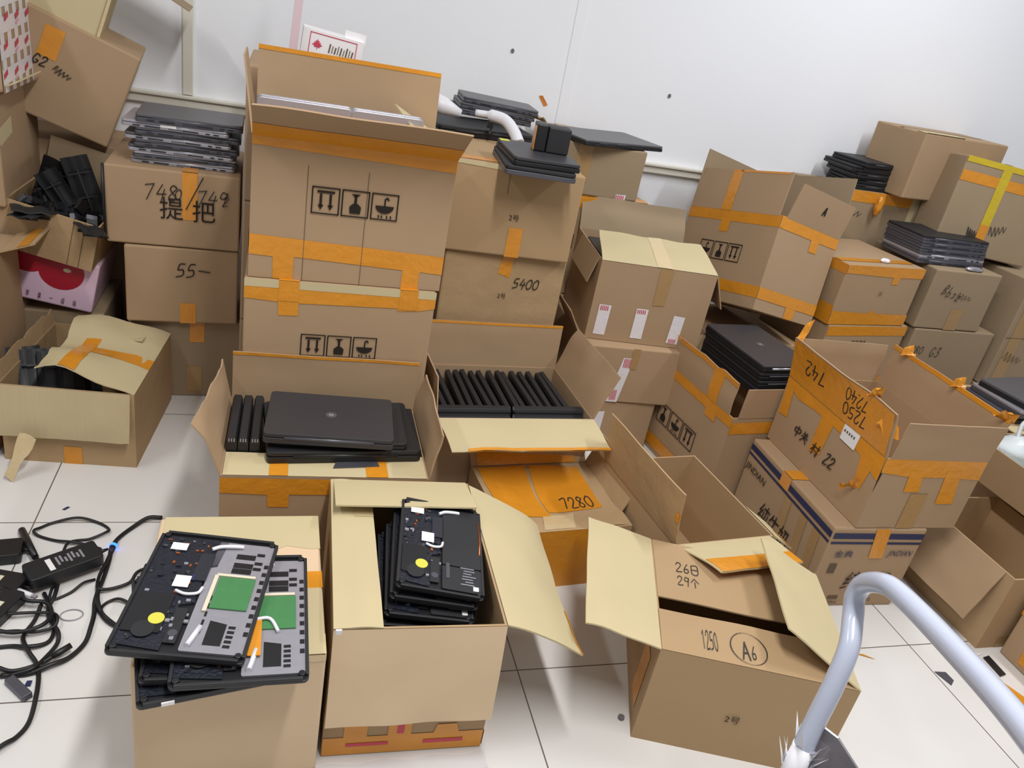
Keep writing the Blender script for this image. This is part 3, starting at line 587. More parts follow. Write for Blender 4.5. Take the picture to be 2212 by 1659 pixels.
for k in range(16):
    y, z = .01+.098*(k % 4)+.022*(k//4), .035+.074*(k//4); N1.poly('R', [(y, z), (y+.036, z+.012), (y+.036, z+.027), (y, z+.015)], 'print_red', 'printed_label', .001)
    if k % 2: N1.poly('R', [(y+.002, z-.014), (y+.03, z-.004), (y+.03, z+.004), (y+.002, z-.006)], 'print_pink', 'printed_label', .001)
N1.write('R', .05, .24, .07, '1190', lw=.05); N1.write('R', .30, .23, .06, '27', lw=.05)
P2 = Carton('carton under the pink taped box at the left edge with a loose side flap', -.985, 2.60, .64, .40, .40, .334, 0, 'kraft'); P2.flap('R', .07, 60, 0, .6, m='kraft_pale_lit'); P2.poly('R', [(.0, .18), (.12, .2), (.12, .25), (.0, .23)], 'kraft_pale_lit', 'torn_paper')
P1 = Carton('plain carton at the foot of the left edge stack', -.985, 2.615, 0, .40, .38, .639, 0, group=GH)
O = Carton('carton at the left edge beside the open torn carton, loose flap with orange tape', -.965, 2.22, 0, .40, .38, .56, 0, 'kraft'); O.flap('R', .10, 70, .55, 1, m='kraft_worn', tapes=[(0, .5, 1, .85)]); O.rect('R', .0, .02, .06, .3)
R_ = Carton('open brown carton at the right edge with a wide flap hanging over its side', 2.20, 1.278, 0, .335, .40, .262, 0, 'kraft_warm', True)
R_.flap('L', .185, 157, .02, .92, curl=5, m='kraft', wav=.012); R_.rect('F', -.1, .0, .1, .04, 'tape_brown')
S_ = Carton('carton with orange tape cut off by the right edge, lowest in the pile', 2.285, .93, 0, .36, .33, .22, 0, 'kraft'); S_.rect('L', .0, .15, .33, .22); S_.rect('L', .16, .02, .27, .10); S_.rect('T', -.18, 0, -.1, .33)
RR = Carton('plain carton under the box of plastic bags', 2.63, 1.28, 0, .46, .6, .30, 0, group=GH)
Q = Carton('shallow open carton of plastic bags at the right edge', 2.545, 1.36, .302, .50, .46, .13, 0, 'kraft_warm', True); Q.rect('L', .08, .0, .082, .13, 'print_grey', 'crease_line')
U = Carton('carton with a cream front flap under grey laptops at the right edge', 2.92, 2.0, 0, .52, .36, .36, 0, 'kraft'); uf = U.flap('F', .13, 88, 0, 1, m='kraft_pale_lit', tapes=[(0, .9, 1, 1)]); uf.write(.1, .2, .12, .5, '214', side_=-1, mm='print_grey', lw=.08)

# ================================================================ laptops
def laptop(label, loc, rot, w=.33, d=.225, h=.022, col='lid_charcoal', base='plastic_soft', badge=True, ports=True, group=None, shine=None, sticker=None):
    r = thing('laptop', label, 'laptop', loc, rot, group)
    b = MB(); b.prism(rrect(w, d, .012), 0, h*.54, base); b.build('base', r, .0015)
    b = MB(); b.prism(rrect(w*.995, d*.985, .012), h*.6, h, col); b.build('lid', r, .002)
    b = MB(); b.tube([(-w*.34, -d/2+.004, h*.57), (w*.34, -d/2+.004, h*.57)], h*.2, shine or base, 8); b.build('hinge', r)
    if badge:
        b = MB(); b.prism([(.014*math.cos(a*PI/10), .014*math.sin(a*PI/10)) for a in range(20)], h, h+.0006, 'lid_grey')
        b.prism([(-.006, -.004), (.006, -.004), (.006, .004), (-.006, .004)], h+.0006, h+.0009, 'metal_silver'); b.build('logo_badge', r)
    if ports:
        b = MB()
        b.box((0, -d/2+.0004, h*.28), (w*.84, .002, h*.05), base)
        for x, wd in ((-.36, .05), (-.27, .02), (-.2, .09), (.14, .11), (.3, .03), (.38, .04)):
            b.box((x*w, -d/2-.0004, h*.28), (wd*w*1.3, .002, h*.22), 'chip_dark')
        for k in range(9): b.box((-.06*w+k*.016*w, -d/2-.0004, h*.28), (.007*w, .002, h*.26), 'chip_dark')
        b.build('ports', r)
    if sticker:
        b = MB(); sx, sy, sw, sh, sm = sticker; b.box((sx, sy, h+.0006), (sw, sh, .0012), sm); b.build('sticker', r)
    return r
# grey pile on the 7480 carton
names = ['silver laptop at the bottom of the pile on the 7480 carton', 'pale silver laptop second from the bottom on the 7480 carton', 'dark laptop third from the bottom on the 7480 carton', 'grey laptop in the middle of the pile on the 7480 carton',
 'grey laptop just above the middle of the pile on the 7480 carton', 'thin grey laptop third from the top on the 7480 carton', 'silver laptop with a white label, second from the top on the 7480 carton', 'grey laptop topmost on the pile on the 7480 carton']
z = .809
for k in range(8):
    c = ['metal_silver', 'metal_silver', 'lid_grey', 'metal_dark', 'lid_grey', 'metal_dark', 'metal_silver', 'lid_grey'][k]; hh = .0185 if k < 7 else .023
    lp = laptop(names[k], (-.305+.004*k*(1 if k % 2 else -.4)-.001*k+.006, 2.765-.006*k, z), (0, 0, .03-.004*k+(.03 if k % 2 else -.02)), .305, .21, hh, c, 'metal_dark' if k % 2 else 'metal_silver', badge=False, group='laptops piled on the 7480 carton')
    z += hh+.0006
    if k == 6:
        b = MB(); b.box((-.02, -.105-.0012, .0125), (.045, .002, .009), 'paper_white'); b.build('label', lp)
# laptops across the orange taped carton
laptop('large black laptop lowest of those lying across the orange taped carton', (.18, 1.815, .3535), (0, 0, .06), .385, .262, .03, 'plastic_soft', 'plastic_black', False, False)
laptop('black laptop in the middle, turned slightly, across the orange taped carton', (.176, 1.815, .3845), (0, 0, -.02), .335, .225, .016, 'plastic_soft', 'plastic_black', False, False)
laptop('black laptop with round badge on top of the orange taped carton', (.150, 1.79, .4015), (0, 0, -.075), .318, .222, .027, 'lid_charcoal', 'lid_charcoal', True, False, shine='metal_dark')
b = MB(); b.prism([(-.06, -.01), (.055, .0), (.05, .03), (-.05, .025)], 0, .003, 'metal_dark'); k = b.build('metal_bracket'); k.location = (.215, 1.668, .3515); tag(k, 'flat grey metal strip sticking out under the laptops on the orange taped carton', 'metal strip')
# silver laptops on edge in the top carton
for k, (x, w_) in enumerate(((.045, .225), (.245, .18))):
    laptop(['silver laptop standing on edge at the left inside the top carton', 'white laptop standing on edge in the middle of the top carton'][k], (x, 2.06, 1.010), (PI/2, 0, .01), w_, .29, .03, 'metal_silver', 'metal_silver', False, False)
    laptop(['grey laptop standing behind the silver one inside the top carton', 'dark laptop standing behind the white one in the top carton'][k], (x, 2.10, 1.0), (PI/2, 0, .01), w_, .28, .025, 'lid_grey' if not k else 'plastic_soft', 'plastic_soft', False, False)
# laptops on the printed carton behind the battery box
laptop('lower black laptop on the lid of the carton over the 5400 carton', (.735, 2.345, 1.0125), (0, 0, PI/2-.10), .30, .215, .026, 'plastic_soft', 'metal_dark', False, True)
laptop('upper black laptop under the black battery blocks, yellow note on its corner', (.745, 2.352, 1.0395), (0, 0, PI/2-.04), .285, .205, .024, 'lid_charcoal', 'plastic_black', False, True, sticker=(.118, .082, .03, .03, 'sticker_yellow'))
t = thing('battery_block', 'black blocky battery pair wrapped with an orange strip, standing on black laptops', 'battery', (.785, 2.375, 1.0645), (0, 0, -.15))
b = MB(); b.box((-.033, 0, .04), (.034, .07, .08), 'plastic_black'); b.build('cell_pack', t, .004); b = MB(); b.box((.022, 0, .038), (.07, .07, .076), 'plastic_soft'); b.build('cell_pack', t, .004); b = MB(); b.box((-.0515, -.005, .036), (.002, .05, .07), 'tape_orange'); b.build('orange_strip', t)
laptop('black laptop lying flat on the wall stack carton with brown tape', (1.20, 2.955, 1.037), (0, 0, .30), .385, .262, .02, 'lid_grey', 'plastic_black', False, True)
# behind the tall stack
laptop('black laptop beside the white heat gun behind the tall stack', (.665, 2.87, 1.013), (0, 0, .12), .36, .25, .03, 'plastic_soft', 'plastic_black', False, False)
for k in range(3):
    laptop(['grey laptop lowest of three by the wall behind the heat gun', 'grey laptop in the middle of three by the wall behind the heat gun', 'grey laptop topmost of three by the wall behind the heat gun'][k], (.75+.012*k, 3.06, 1.05+.021*k), (.0, .04, -.03*k), .29, .2, .02, 'lid_grey', 'metal_dark', False, True, group='laptops by the wall behind the heat gun')
# inside the white tape carton
for k in range(2): laptop(['black laptop lower inside the white tape carton under its cream flap', 'black laptop upper inside the white tape carton with a white label'][k], (1.302, 2.575, .645+.034*k), (0, 0, -.123), .385, .30, .033, 'lid_charcoal', 'plastic_black', False, False, sticker=(.02, .03, .05, .02, 'paper_white') if k else None)
# pile standing out of the laptop carton
for k in range(4):
    laptop(['black laptop lowest of the pile in the carton behind the milk carton', 'black laptop second from below in the carton behind the milk carton', 'black laptop third from below in the carton behind the milk carton', 'black laptop with faint badge, top of the pile in the carton behind the milk carton'][k],
           (1.70+.003*k, 2.275+.006*k, .395+.027*k), (0, 0, .10+.01*(k % 2)), .24, .37, .026, 'lid_charcoal' if k == 3 else 'plastic_soft', 'plastic_black', k == 3, False, shine='metal_silver' if k == 3 else 'plastic_soft')
# right: grey pile and black pile
for k in range(5):
    laptop(['grey laptop lowest in the pile on the scribbled carton', 'silver laptop second from below on the scribbled carton', 'grey laptop in the middle of the pile on the scribbled carton', 'grey laptop second from the top on the scribbled carton', 'black laptop on top of the grey pile on the scribbled carton'][k],
           (2.80+.004*k, 2.80+.008*k, .7725+.0225*k), (0, 0, .03+.02*(k % 2)), .375, .24, .022, 'plastic_soft' if k == 4 else 'metal_dark', 'metal_silver' if k == 1 else 'metal_dark', False, True, group='laptops on the scribbled carton')
for k in range(5):
    laptop(['black laptop lowest in the ragged pile by the wall', 'black laptop second from below in the ragged pile by the wall', 'black laptop in the middle of the ragged pile by the wall', 'black laptop second from the top in the ragged pile by the wall', 'black laptop topmost in the ragged pile by the wall'][k],
           (2.63-.010*k+(.03 if k % 3 == 1 else 0), 3.155, .982+.025*k), (0, 0, .04*(-1)**k+.03*k), .33+.03*(k % 2), .22, .023, 'plastic_soft', 'plastic_black', False, False, group='black laptops in the ragged pile by the wall')
for k in range(3):
    laptop(['grey laptop lowest on the cream flap carton at the right edge', 'silver laptop in the middle on the cream flap carton at the right edge', 'dark laptop on top of the cream flap carton at the right edge'][k], (2.88+.02*k, 2.14, .3625+.029*k), (0, 0, .1*k-.05), .36, .25, .028, ['metal_dark', 'metal_silver', 'lid_grey'][k], ['plastic_soft', 'metal_dark', 'plastic_black'][k], False, True, group='laptops on the cream flap carton')

# ================================================================ stripped laptop bases
def chassis(label, loc, rot, kind='board', group=None, w=.215, d=.315):
    """palm rest shell seen from inside: kind 'board' shows the touchpad frame, 'battery' the big cell, 'frame' the grey frame only"""
    r = thing('laptop_shell', label, 'laptop part', loc, rot, group); rnd = random.Random(hash(label) % 1000 if 0 else len(label)*7)
    b = MB(); b.prism(rrect(w, d, .01), 0, .006, 'plastic_black')
    for s_ in (-1, 1): b.box((s_*(w/2-.003), 0, .009), (.006, d-.02, .008), 'plastic_soft'); b.box((0, s_*(d/2-.003), .009), (w-.02, .006, .008), 'plastic_soft')
    for sx in (-1, 1):
        for sy in (-1, 1): b.prism([(sx*(w/2-.012)+.006*math.cos(a*PI/4), sy*(d/2-.012)+.006*math.sin(a*PI/4)) for a in range(8)], .006, .014, 'plastic_black')
    b.build('palm_rest', r, .001)
    bw = w*.46
    x0 = -w/2+.006
    # mainboard strip on the left
    b = MB(); out = [(x0, -d/2+.02), (x0+bw*.75, -d/2+.012), (x0+bw*.78, -d*.12), (x0+bw, -d*.10), (x0+bw, d*.2), (x0+bw*1.15, d*.22), (x0+bw*1.2, d/2-.012), (x0, d/2-.012)]
    b.prism(out, .006, .0095, 'board_navy'); b.build('mainboard', r)
    b = MB()
    for k in range(75):
        px, py = x0+.006+rnd.random()*bw*.95, -d/2+.03+rnd.random()*(d-.05); sx, sy = .002+rnd.random()*.007, .002+rnd.random()*.006
        b.box((px, py, .0105), (sx, sy, .002+.002*rnd.random()), rnd.choice(['chip_dark', 'chip_dark', 'metal_frame', 'board_navy', 'metal_dark', 'copper', 'metal_silver']))
    b.build('chips', r)
    b = MB(); b.prism(rrect(bw*.62, d*.30, .004, cx=x0+bw*.34, cy=-d*.20), .0095, .0125, 'plastic_black'); b.prism([(x0+bw*.38+.019*math.cos(a*PI/10), -d*.33+.019*math.sin(a*PI/10)) for a in range(20)], .0125, .0135, 'plastic_soft'); b.build('cooling_fan', r)
    b = MB(); b.prism([(x0+bw*.52+.0135*math.cos(a*PI/9), -d*.25+.0135*math.sin(a*PI/9)) for a in range(18)], .013, .0142, 'sticker_yellow'); b.build('yellow_sticker', r)
    b = MB(); b.box((x0+bw*.66, d*.06, .0125), (.028, .03, .0012), 'paper_white'); b.build('white_label', r); b = MB(); b.box((x0+bw*.36, d*.36, .0125), (.03, .02, .0012), 'paper_white'); b.build('white_label', r)
    b = MB(); b.tube(spline([(x0+bw*.62, -d*.02, .013), (x0+bw*.8, -d*.045, .014), (x0+bw*1.0, -d*.03, .014), (x0+bw*1.05, d*.02, .014)], 5), .003, 'wire_white', 6); b.build('ribbon_cable', r); b = MB(); b.tube(spline([(x0+bw*.95, d*.36, .013), (x0+bw*1.1, d*.385, .015), (x0+bw*1.35, d*.40, .015), (x0+bw*1.5, d*.41, .013)], 5), .004, 'wire_white', 6); b.build('ribbon_cable', r)
    b = MB(); b.prism(rrect(.026, d*.24, .003, cx=x0+bw*.92, cy=d*.20), .0095, .0125, 'chip_dark'); b.build('memory_module', r)
    b = MB(); b.box((x0+bw*.86, -d*.28, .0105), (.020, d*.26, .002), 'plastic_soft'); b.prism([(x0+bw*.86+.008*math.cos(a*PI/6), -d*.34+.008*math.sin(a*PI/6)) for a in range(12)], .0115, .0122, 'metal_dark'); b.build('speaker', r)
    b = MB(); b.box((x0+bw*.82, d*.10, .0125), (.007, .016, .001), 'print_navy'); b.build('blue_tab', r)
    fx0 = x0+bw+.004; fwid = w/2-.006-fx0; cx = fx0+fwid/2
    if kind == 'battery':
        b = MB(); b.prism(rrect(fwid, d*.66, .004, cx=cx, cy=d*.12), .006, .0125, 'plastic_soft'); b.prism(rrect(fwid, d*.24, .004, cx=cx, cy=-d*.34), .006, .012, 'plastic_soft'); b.build('battery_pack', r)
        b = MB(); b.box((fx0+.012, -d*.27, .0125), (.008, .045, .0012), 'metal_dark')
        for k in range(7): b.box((cx+.012+.004*(k % 2), -d*.22-.008*k, .0125), (.03-.006*(k % 3), .0025, .001), 'metal_frame')
        b.box((cx+.03, -d*.42, .0128), (.012, .012, .001), 'paper_white'); b.build('printed_label', r)
        b = MB(); b.tube([(fx0+fwid-.001, d*.35, .012), (fx0+fwid+.001, d*.1, .013), (fx0+fwid-.001, -d*.05, .012)], .002, 'copper', 6); b.build('antenna_wire', r)
    else:
        b = MB(); fr = 'metal_frame'; b.prism(rrect(fwid, d-.03, .004, cx=cx, cy=0), .006, .0095, fr); b.build('metal_frame', r)
        b = MB()
        for yy in (.33, .25, .2): b.box((cx+.005, d*yy, .0098), (fwid*.34, .014, .001), 'plastic_black'); b.box((cx+fwid*.3, d*yy+.01, .0098), (fwid*.14, .008, .001), 'plastic_black')
        b.prism([(cx-.018, -d*.40), (cx+.012, -d*.40), (cx+.012, -d*.24), (cx-.018, -d*.22)], .0096, .0102, 'plastic_black')
        for k in range(5): b.box((cx+.022, -d*.40+k*.011, .0098), (.012, .006, .001), 'plastic_black'); b.box((cx-.03, -d*.3+.02*k, .0098), (.004, .012, .001), 'plastic_black')
        for k in range(9): b.box((fx0+fwid-.005, -d*.3+k*.022, .0098), (.008, .010, .001), 'plastic_black')
        b.build('cutouts', r)
        b = MB(); b.box((cx+.004, d*.0, .0115), (fwid*.62, d*.26, .002), 'board_green'); b.build('touchpad_board', r)
        b = MB(); b.box((cx-fwid*.33, d*-.01, .012), (.007, d*.30, .003), 'label_cream'); b.box((cx, d*.145, .012), (fwid*.66, .006, .003), 'label_cream'); b.build('touchpad_bracket', r)
        b = MB(); b.tube([(fx0+.012, -d*.42, .0125), (fx0+.022, -d*.28, .0125)], .005, 'wire_white', 6); b.build('speaker_tube', r)
    return r
s0 = chassis('stripped black laptop base lowest in the pile on the front left carton', (-.108, 1.148, .3315), (0, 0, .18), 'frame')
b = MB(); b.box((-.06, -.159, .006), (.02, .003, .007), 'paper_white'); b.build('white_label', s0)
s1 = chassis('stripped laptop base second from below on the front left carton', (-.078, 1.165, .348), (0, .02, -.02), 'frame')
s2 = chassis('stripped laptop base with orange ribbon tape on the right of the front left pile', (-.028, 1.14, .365), (.02, .0, .0), 'board', w=.225)
b = MB(); b.box((.020, -.062, .0152), (.022, .085, .002), 'tape_orange'); b.build('orange_tape', s2); b = MB(); b.tube(spline([(-.015, -.05, .013), (-.012, -.025, .016), (.02, -.02, .016), (.045, -.02, .016), (.06, -.05, .014)], 4), .0035, 'wire_white', 6); b.build('ribbon_cable', s2)
s3 = chassis('stripped laptop base topmost on the front left carton, turned, green touchpad board showing', (-.108, 1.182, .385), (.01, .02, -.17), 'board', w=.225)
# leaning pile in the front middle box
for k in range(7):
    lb = ['stripped black laptop base lowest visible in the front middle box', 'stripped black laptop base second from below in the front middle box', 'stripped black laptop base third from below in the front middle box', 'stripped black laptop base in the middle of the front middle box pile', 'stripped black laptop base third from the top in the front middle box', 'stripped black laptop base second from the top in the front middle box', 'stripped laptop base topmost in the front middle box with round yellow sticker'][k]
    chassis(lb, (.372-.0135*(6-k), 1.338-.011*(6-k)+(.008 if k % 2 else 0), .21+.0245*k), (.03+.004*k, .05+.012*k, -.01-.024*k), 'battery', group='stripped bases in the front middle box', w=.188, d=.285)
for k in range(2):
    b = MB(); b.box((0, .0, .12), (.004, .30, .24), 'metal_dark'); o = b.build('metal_plate', None, .001); o.location = (.437+.010*k, 1.36, .06+.02*k); o.rotation_euler = (0, .0, -.05); tag(o, ['thin grey metal plate on edge nearest the pile in the front middle box', 'thin grey metal plate on edge against the right wall of the front middle box'][k], 'metal plate', 'metal plates in the front middle box')

# ================================================================ batteries
def battery(label, loc, rot, L=.25, w=.021, h=.052, group=None):
    r = thing('laptop_battery', label, 'battery', loc, rot, group)
    b = MB(); b.prism([(-w/2, 0), (w/2, 0), (w/2, h*.8), (w/2-.004, h), (-w/2+.004, h), (-w/2, h*.8)], 0, L, 'plastic_soft', Matrix.Rotation(PI/2, 4, 'X') @ Matrix.Translation((0, 0, -L))); b.build('battery_case', r, .0012)
    b = MB()
    for k in range(3): b.box((-.006+.006*k, -.0006, h*.86), (.003, .0018, .009), 'metal_frame')
    b.box((0, -.0004, h*.4), (w*.6, .0012, h*.4), 'plastic_black'); b.build('contacts', r)
    return r
BTM = BT.root.matrix_basis if False else Matrix.Translation(BT.root.location) @ BT.root.rotation_euler.to_matrix().to_4x4()
def in_box(M, p): return tuple(M @ Vector(p))
pb = battery('black laptop battery standing in the row inside the open battery carton', in_box(BTM, (-.225, .085, .292)), (0, -.2, .05), group='batteries standing in the battery carton')
for k in range(1, 16):
    c = copy_tree(pb); c.location = in_box(BTM, (-.225+.0288*k+.004*math.sin(k*2.3), .085+.003*math.sin(k*1.7), .292+.003*math.sin(k*3.1))); c.rotation_euler = (0, -.2+.05*math.sin(k*4.1), .05+.02*math.sin(k*1.3))
for k in range(4):
    battery(['black battery lying across the front of the battery carton, lower left', 'black battery lying across the front of the battery carton, lower right', 'black battery lying across the front, upper left against the standing row', 'black battery lying across the front, upper right against the standing row'][k],
            in_box(BTM, ((-.238 if k % 2 == 0 else .006)+.004*(k//2), .038+.022*(k//2)+.012, .288+.016*(k//2))), (0, 0, .05-PI/2), .23, .03, .045)
CM = Matrix.Translation(C.root.location) @ C.root.rotation_euler.to_matrix().to_4x4()
for k in range(5):
    battery(['black battery standing at the left end inside the orange taped carton', 'black battery second from the left end inside the orange taped carton', 'black battery third from the left end inside the orange taped carton', 'black battery at the right end inside the orange taped carton', 'black battery second from the right end inside the orange taped carton'][k],
            in_box(CM, ([-.232, -.205, -.177, .23, .203][k], .105, .335-.02*(k > 2))), (0, 0, -.015), .22, .025, .055)

# ================================================================ black plastic parts
def panel(label, loc, rot, w, L, group, ribs=True):
    r = thing('laptop_casing', label, 'plastic part', loc, rot, group)
    b = MB(); P = [[Vector((w*(i/8-.5), .012*math.sin(PI*j/8)*(1 if i % 2 == 0 else .96)+.003*math.sin(i*1.3), L*j/8)) for j in range(9)] for i in range(9)]
    b.grid(P, 'plastic_black'); b.grid([[p+Vector((0, .004, 0)) for p in q] for q in P], 'plastic_soft', flip=True)
    b.grid([[q[-1] for q in P], [q[-1]+Vector((0, .004, 0)) for q in P]], 'plastic_soft', False); b.grid([P[0], [p+Vector((0, .004, 0)) for p in P[0]]], 'plastic_soft', False, True); b.grid([P[-1], [p+Vector((0, .004, 0)) for p in P[-1]]], 'plastic_soft', False)
    b.build('shell', r)
    b = MB()
    for k in range(3): b.box((0, -.004, L*(.2+.3*k)), (w*.8, .010, .004), 'plastic_soft')
    b.box((0, -.003, L*.5), (.006, .008, L*.7), 'plastic_soft')
    for sx in (-1, 1): b.tube([(sx*w*.4, .004, L*.1), (sx*w*.4, -.012, L*.1)], .005, 'plastic_soft', 8)
    b.build('ribs', r); return r
VM = Matrix.Translation(V.root.location) @ V.root.rotation_euler.to_matrix().to_4x4()
for k, (x, y, z, rx, ry, rz, w, L) in enumerate(((.085, .12, .05, -.12, -.52, .1, .07, .24), (.11, .16, .06, -.1, -.28, .15, .08, .26), (-.07, .2, .05, .1, .35, .0, .12, .2), (-.1, .10, .10, 1.35, .1, .3, .1, .2), (.0, .07, .125, 1.4, -.1, -.4, .08, .17), (.06, .06, .12, 1.5, .2, .5, .07, .16))):
    panel(['grey black laptop casing fanning out of the slanting carton, left of the two', 'grey black laptop casing fanning out of the slanting carton against the 7480 carton', 'black laptop casing standing at the left in the slanting carton', 'black laptop casing lying at the left front in the slanting carton', 'black laptop casing lying in the middle of the slanting carton', 'black laptop casing lying at the right front of the slanting carton'][k],
          in_box(VM, (x, y, z)), (rx, ry, rz), w, L, 'black plastic parts in the slanting carton')
b = MB(); rr = random.Random(5)
for k in range(70):
    p = VM @ Vector((-.11+.22*rr.random(), .03+.22*rr.random(), .105+.05*rr.random())); b.box(p, (.01+.03*rr.random(), .01+.03*rr.random(), .004+.012*rr.random()), rr.choice(['plastic_black', 'plastic_soft', 'plastic_black', 'chip_dark', 'lid_charcoal']), None) if 0 else b.box((0, 0, 0), (.01+.035*rr.random(), .01+.03*rr.random(), .004+.012*rr.random()), rr.choice(['plastic_black', 'plastic_soft', 'plastic_black', 'chip_dark', 'metal_dark']), Matrix.Translation(p) @ Euler((rr.random()*3, rr.random()*3, rr.random()*3)).to_matrix().to_4x4())
o = b.build('plastic_debris'); tag(o, 'heap of small black plastic laptop bits filling the slanting carton', 'plastic bits'); o['kind'] = 'stuff'
WM = Matrix.Translation(Wc.root.location) @ Wc.root.rotation_euler.to_matrix().to_4x4()
for k in range(8):
    panel('black laptop casing leaning in the open torn carton at the left edge', in_box(WM, (-.14+.026*k, .05+.012*(k % 2), .075)), (-.62, .05*(-1)**k, .35), .1, .25, 'black plastic parts in the open torn carton')

# ================================================================ power adapters and cables on the floor
def adapter(label, loc, rot, L=.15, w=.062, h=.03, group='power adapters on the floor', full=True):
    r = thing('power_adapter', label, 'power adapter', loc, rot, group)
    b = MB(); b.prism(rrect(L, w, .008), 0, h, 'plastic_black'); b.build('housing', r, .003)
    b = MB(); b.tube([(L/2, 0, h*.5), (L/2+.022, 0, h*.5)], [.006, .003], 'cable_black', 8); b.build('strain_relief', r)
    if full:
        b = MB(); b.box((-.03, -.002, h+.0005), (.012, w*.62, .001), 'paper_white'); b.build('white_label', r)
        b = MB()
        for k in range(7): b.box((-.012+.009*k, .002+.004*math.sin(k*2), h+.0004), (.005, w*(.45-.1*(k % 3)), .0008), 'metal_frame')
        b.build('printed_text', r)
    else:
        b = MB(); b.box((.0, .0, h+.0005), (.02, w*.3, .001), 'label_cream'); b.build('white_label', r)
    return r
adapter('black power adapter with white label and grey print, on top of the cable tangle', (-.468, 1.69, .02), (.06, -.02, .56), .165, .068, .034)
adapter('black power adapter at the left edge behind the printed one', (-.64, 1.765, .0), (0, 0, .15), .12, .07, .03, full=False)
adapter('black power adapter at the left edge among the tangled cables', (-.575, 1.565, .0), (0, 0, 1.2), .11, .06, .03, full=False)
adapter('black power adapter at the left edge next to white plugs', (-.60, 1.655, .0), (0, 0, -.3), .12, .06, .03, full=False)
adapter('black power adapter standing against the front left carton', (-.268, 1.61, .0), (0, 0, 1.45), .13, .045, .05, full=False)
def cable(label, pts, r=.0042, z=.0055, m='cable_black', hump=0, ends=None, group=None):
    P = [(x, y, z+hump*math.sin(PI*i/(len(pts)-1))+.006*(i % 3 == 1)) for i, (x, y) in enumerate(pts)]
    b = MB(); S = spline(P, 6); b.tube(S, r, m, 7)
    o = b.build('power_cable'); tag(o, label, 'cable', group)
    if ends:
        d = (S[-1]-S[-4]).normalized(); b = MB(); b.tube([S[-1], S[-1]+d*.012, S[-1]+d*.04], [.006, .0075, .0065], 'plastic_black', 8); b.build('plug', o)
    return o
cable('black cable looping in a wide oval above the printed adapter', [(-.491, 1.769), (-.486, 1.804), (-.466, 1.823), (-.44, 1.828), (-.406, 1.847), (-.402, 1.87), (-.435, 1.899), (-.485, 1.912), (-.539, 1.9), (-.566, 1.878), (-.577, 1.857), (-.562, 1.843), (-.521, 1.824), (-.481, 1.81), (-.454, 1.809), (-.423, 1.795), (-.403, 1.776), (-.41, 1.758)], .0036)
c3 = cable('black cable with a glowing blue ring running past the adapters', [(-.276, 1.919), (-.311, 1.91), (-.346, 1.874), (-.372, 1.829), (-.378, 1.787), (-.377, 1.732), (-.379, 1.651), (-.38, 1.621), (-.381, 1.589), (-.375, 1.55), (-.372, 1.505), (-.376, 1.458), (-.398, 1.416), (-.428, 1.392), (-.468, 1.376), (-.519, 1.374)], .0055)
b = MB(); b.tube([(-.374, 1.81, .008), (-.378, 1.79, .009), (-.3785, 1.765, .009)], [.005, .0085, .006], 'plastic_black', 10); b.build('connector', c3); b = MB(); b.tube([(-.3765, 1.797, .009), (-.378, 1.789, .009)], .0094, 'led_blue', 12); b.build('led_ring', c3)
cable('black cable crossing to the carton beside the blue lit plug', [(-.38, 1.762), (-.381, 1.723), (-.388, 1.685), (-.387, 1.651), (-.379, 1.624), (-.353, 1.63), (-.315, 1.651), (-.3, 1.685), (-.255, 1.715)], .0042, .009)
cable('black cable bending right towards the foot of the front left carton', [(-.383, 1.634), (-.373, 1.581), (-.355, 1.541), (-.327, 1.51), (-.275, 1.475)], .0055, .007)
cable('thin black cable loop beside the front left carton', [(-.285, 1.565), (-.324, 1.589), (-.348, 1.591), (-.362, 1.572), (-.356, 1.544), (-.328, 1.517), (-.3, 1.496)], .0036)
cable('black cable trailing to the lower left edge of the floor', [(-.52, 1.13), (-.468, 1.19), (-.447, 1.215), (-.434, 1.249), (-.435, 1.306), (-.446, 1.368), (-.46, 1.405), (-.484, 1.438), (-.505, 1.485), (-.495, 1.534), (-.492, 1.579)], .0048)
GT = 'cables in the tangle under the adapters'
cable('black cable in the tangle curving down from the printed adapter', [(-.474, 1.65), (-.47, 1.609), (-.475, 1.571), (-.463, 1.532), (-.436, 1.487), (-.431, 1.459), (-.444, 1.419), (-.461, 1.382), (-.501, 1.37)], .0048, .008, group=GT)
cable('black cable in the tangle lying in a flat loop', [(-.60, 1.488), (-.525, 1.49), (-.484, 1.49), (-.45, 1.503), (-.445, 1.524), (-.46, 1.547), (-.499, 1.552), (-.56, 1.544)], .0038, .013, group=GT)
cable('black cable in the tangle bending towards the left edge', [(-.498, 1.626), (-.468, 1.563), (-.45, 1.517), (-.451, 1.467), (-.487, 1.449), (-.525, 1.459), (-.60, 1.45)], .0048, .004, group=GT)
cable('thin black cable in the tangle right of the printed adapter', [(-.397, 1.671), (-.419, 1.652), (-.443, 1.624), (-.478, 1.602), (-.483, 1.634), (-.483, 1.658), (-.509, 1.693)], .0034, .004)
cable('black cable in the tangle crossing the flat loop', [(-.548, 1.613), (-.521, 1.581), (-.482, 1.579), (-.461, 1.54), (-.472, 1.497), (-.524, 1.486), (-.60, 1.509)], .0048, .018, group=GT)
cable('black cable with plug pointing right below the tangle', [(-.60, 1.40), (-.54, 1.395), (-.50, 1.385), (-.455, 1.40), (-.43, 1.415)], .0048, .006, ends=True)
cable('thick black cable bundle at the left edge above the tangle', [(-.62, 1.62), (-.58, 1.64), (-.54, 1.66), (-.525, 1.70), (-.54, 1.73)], .006, .01)
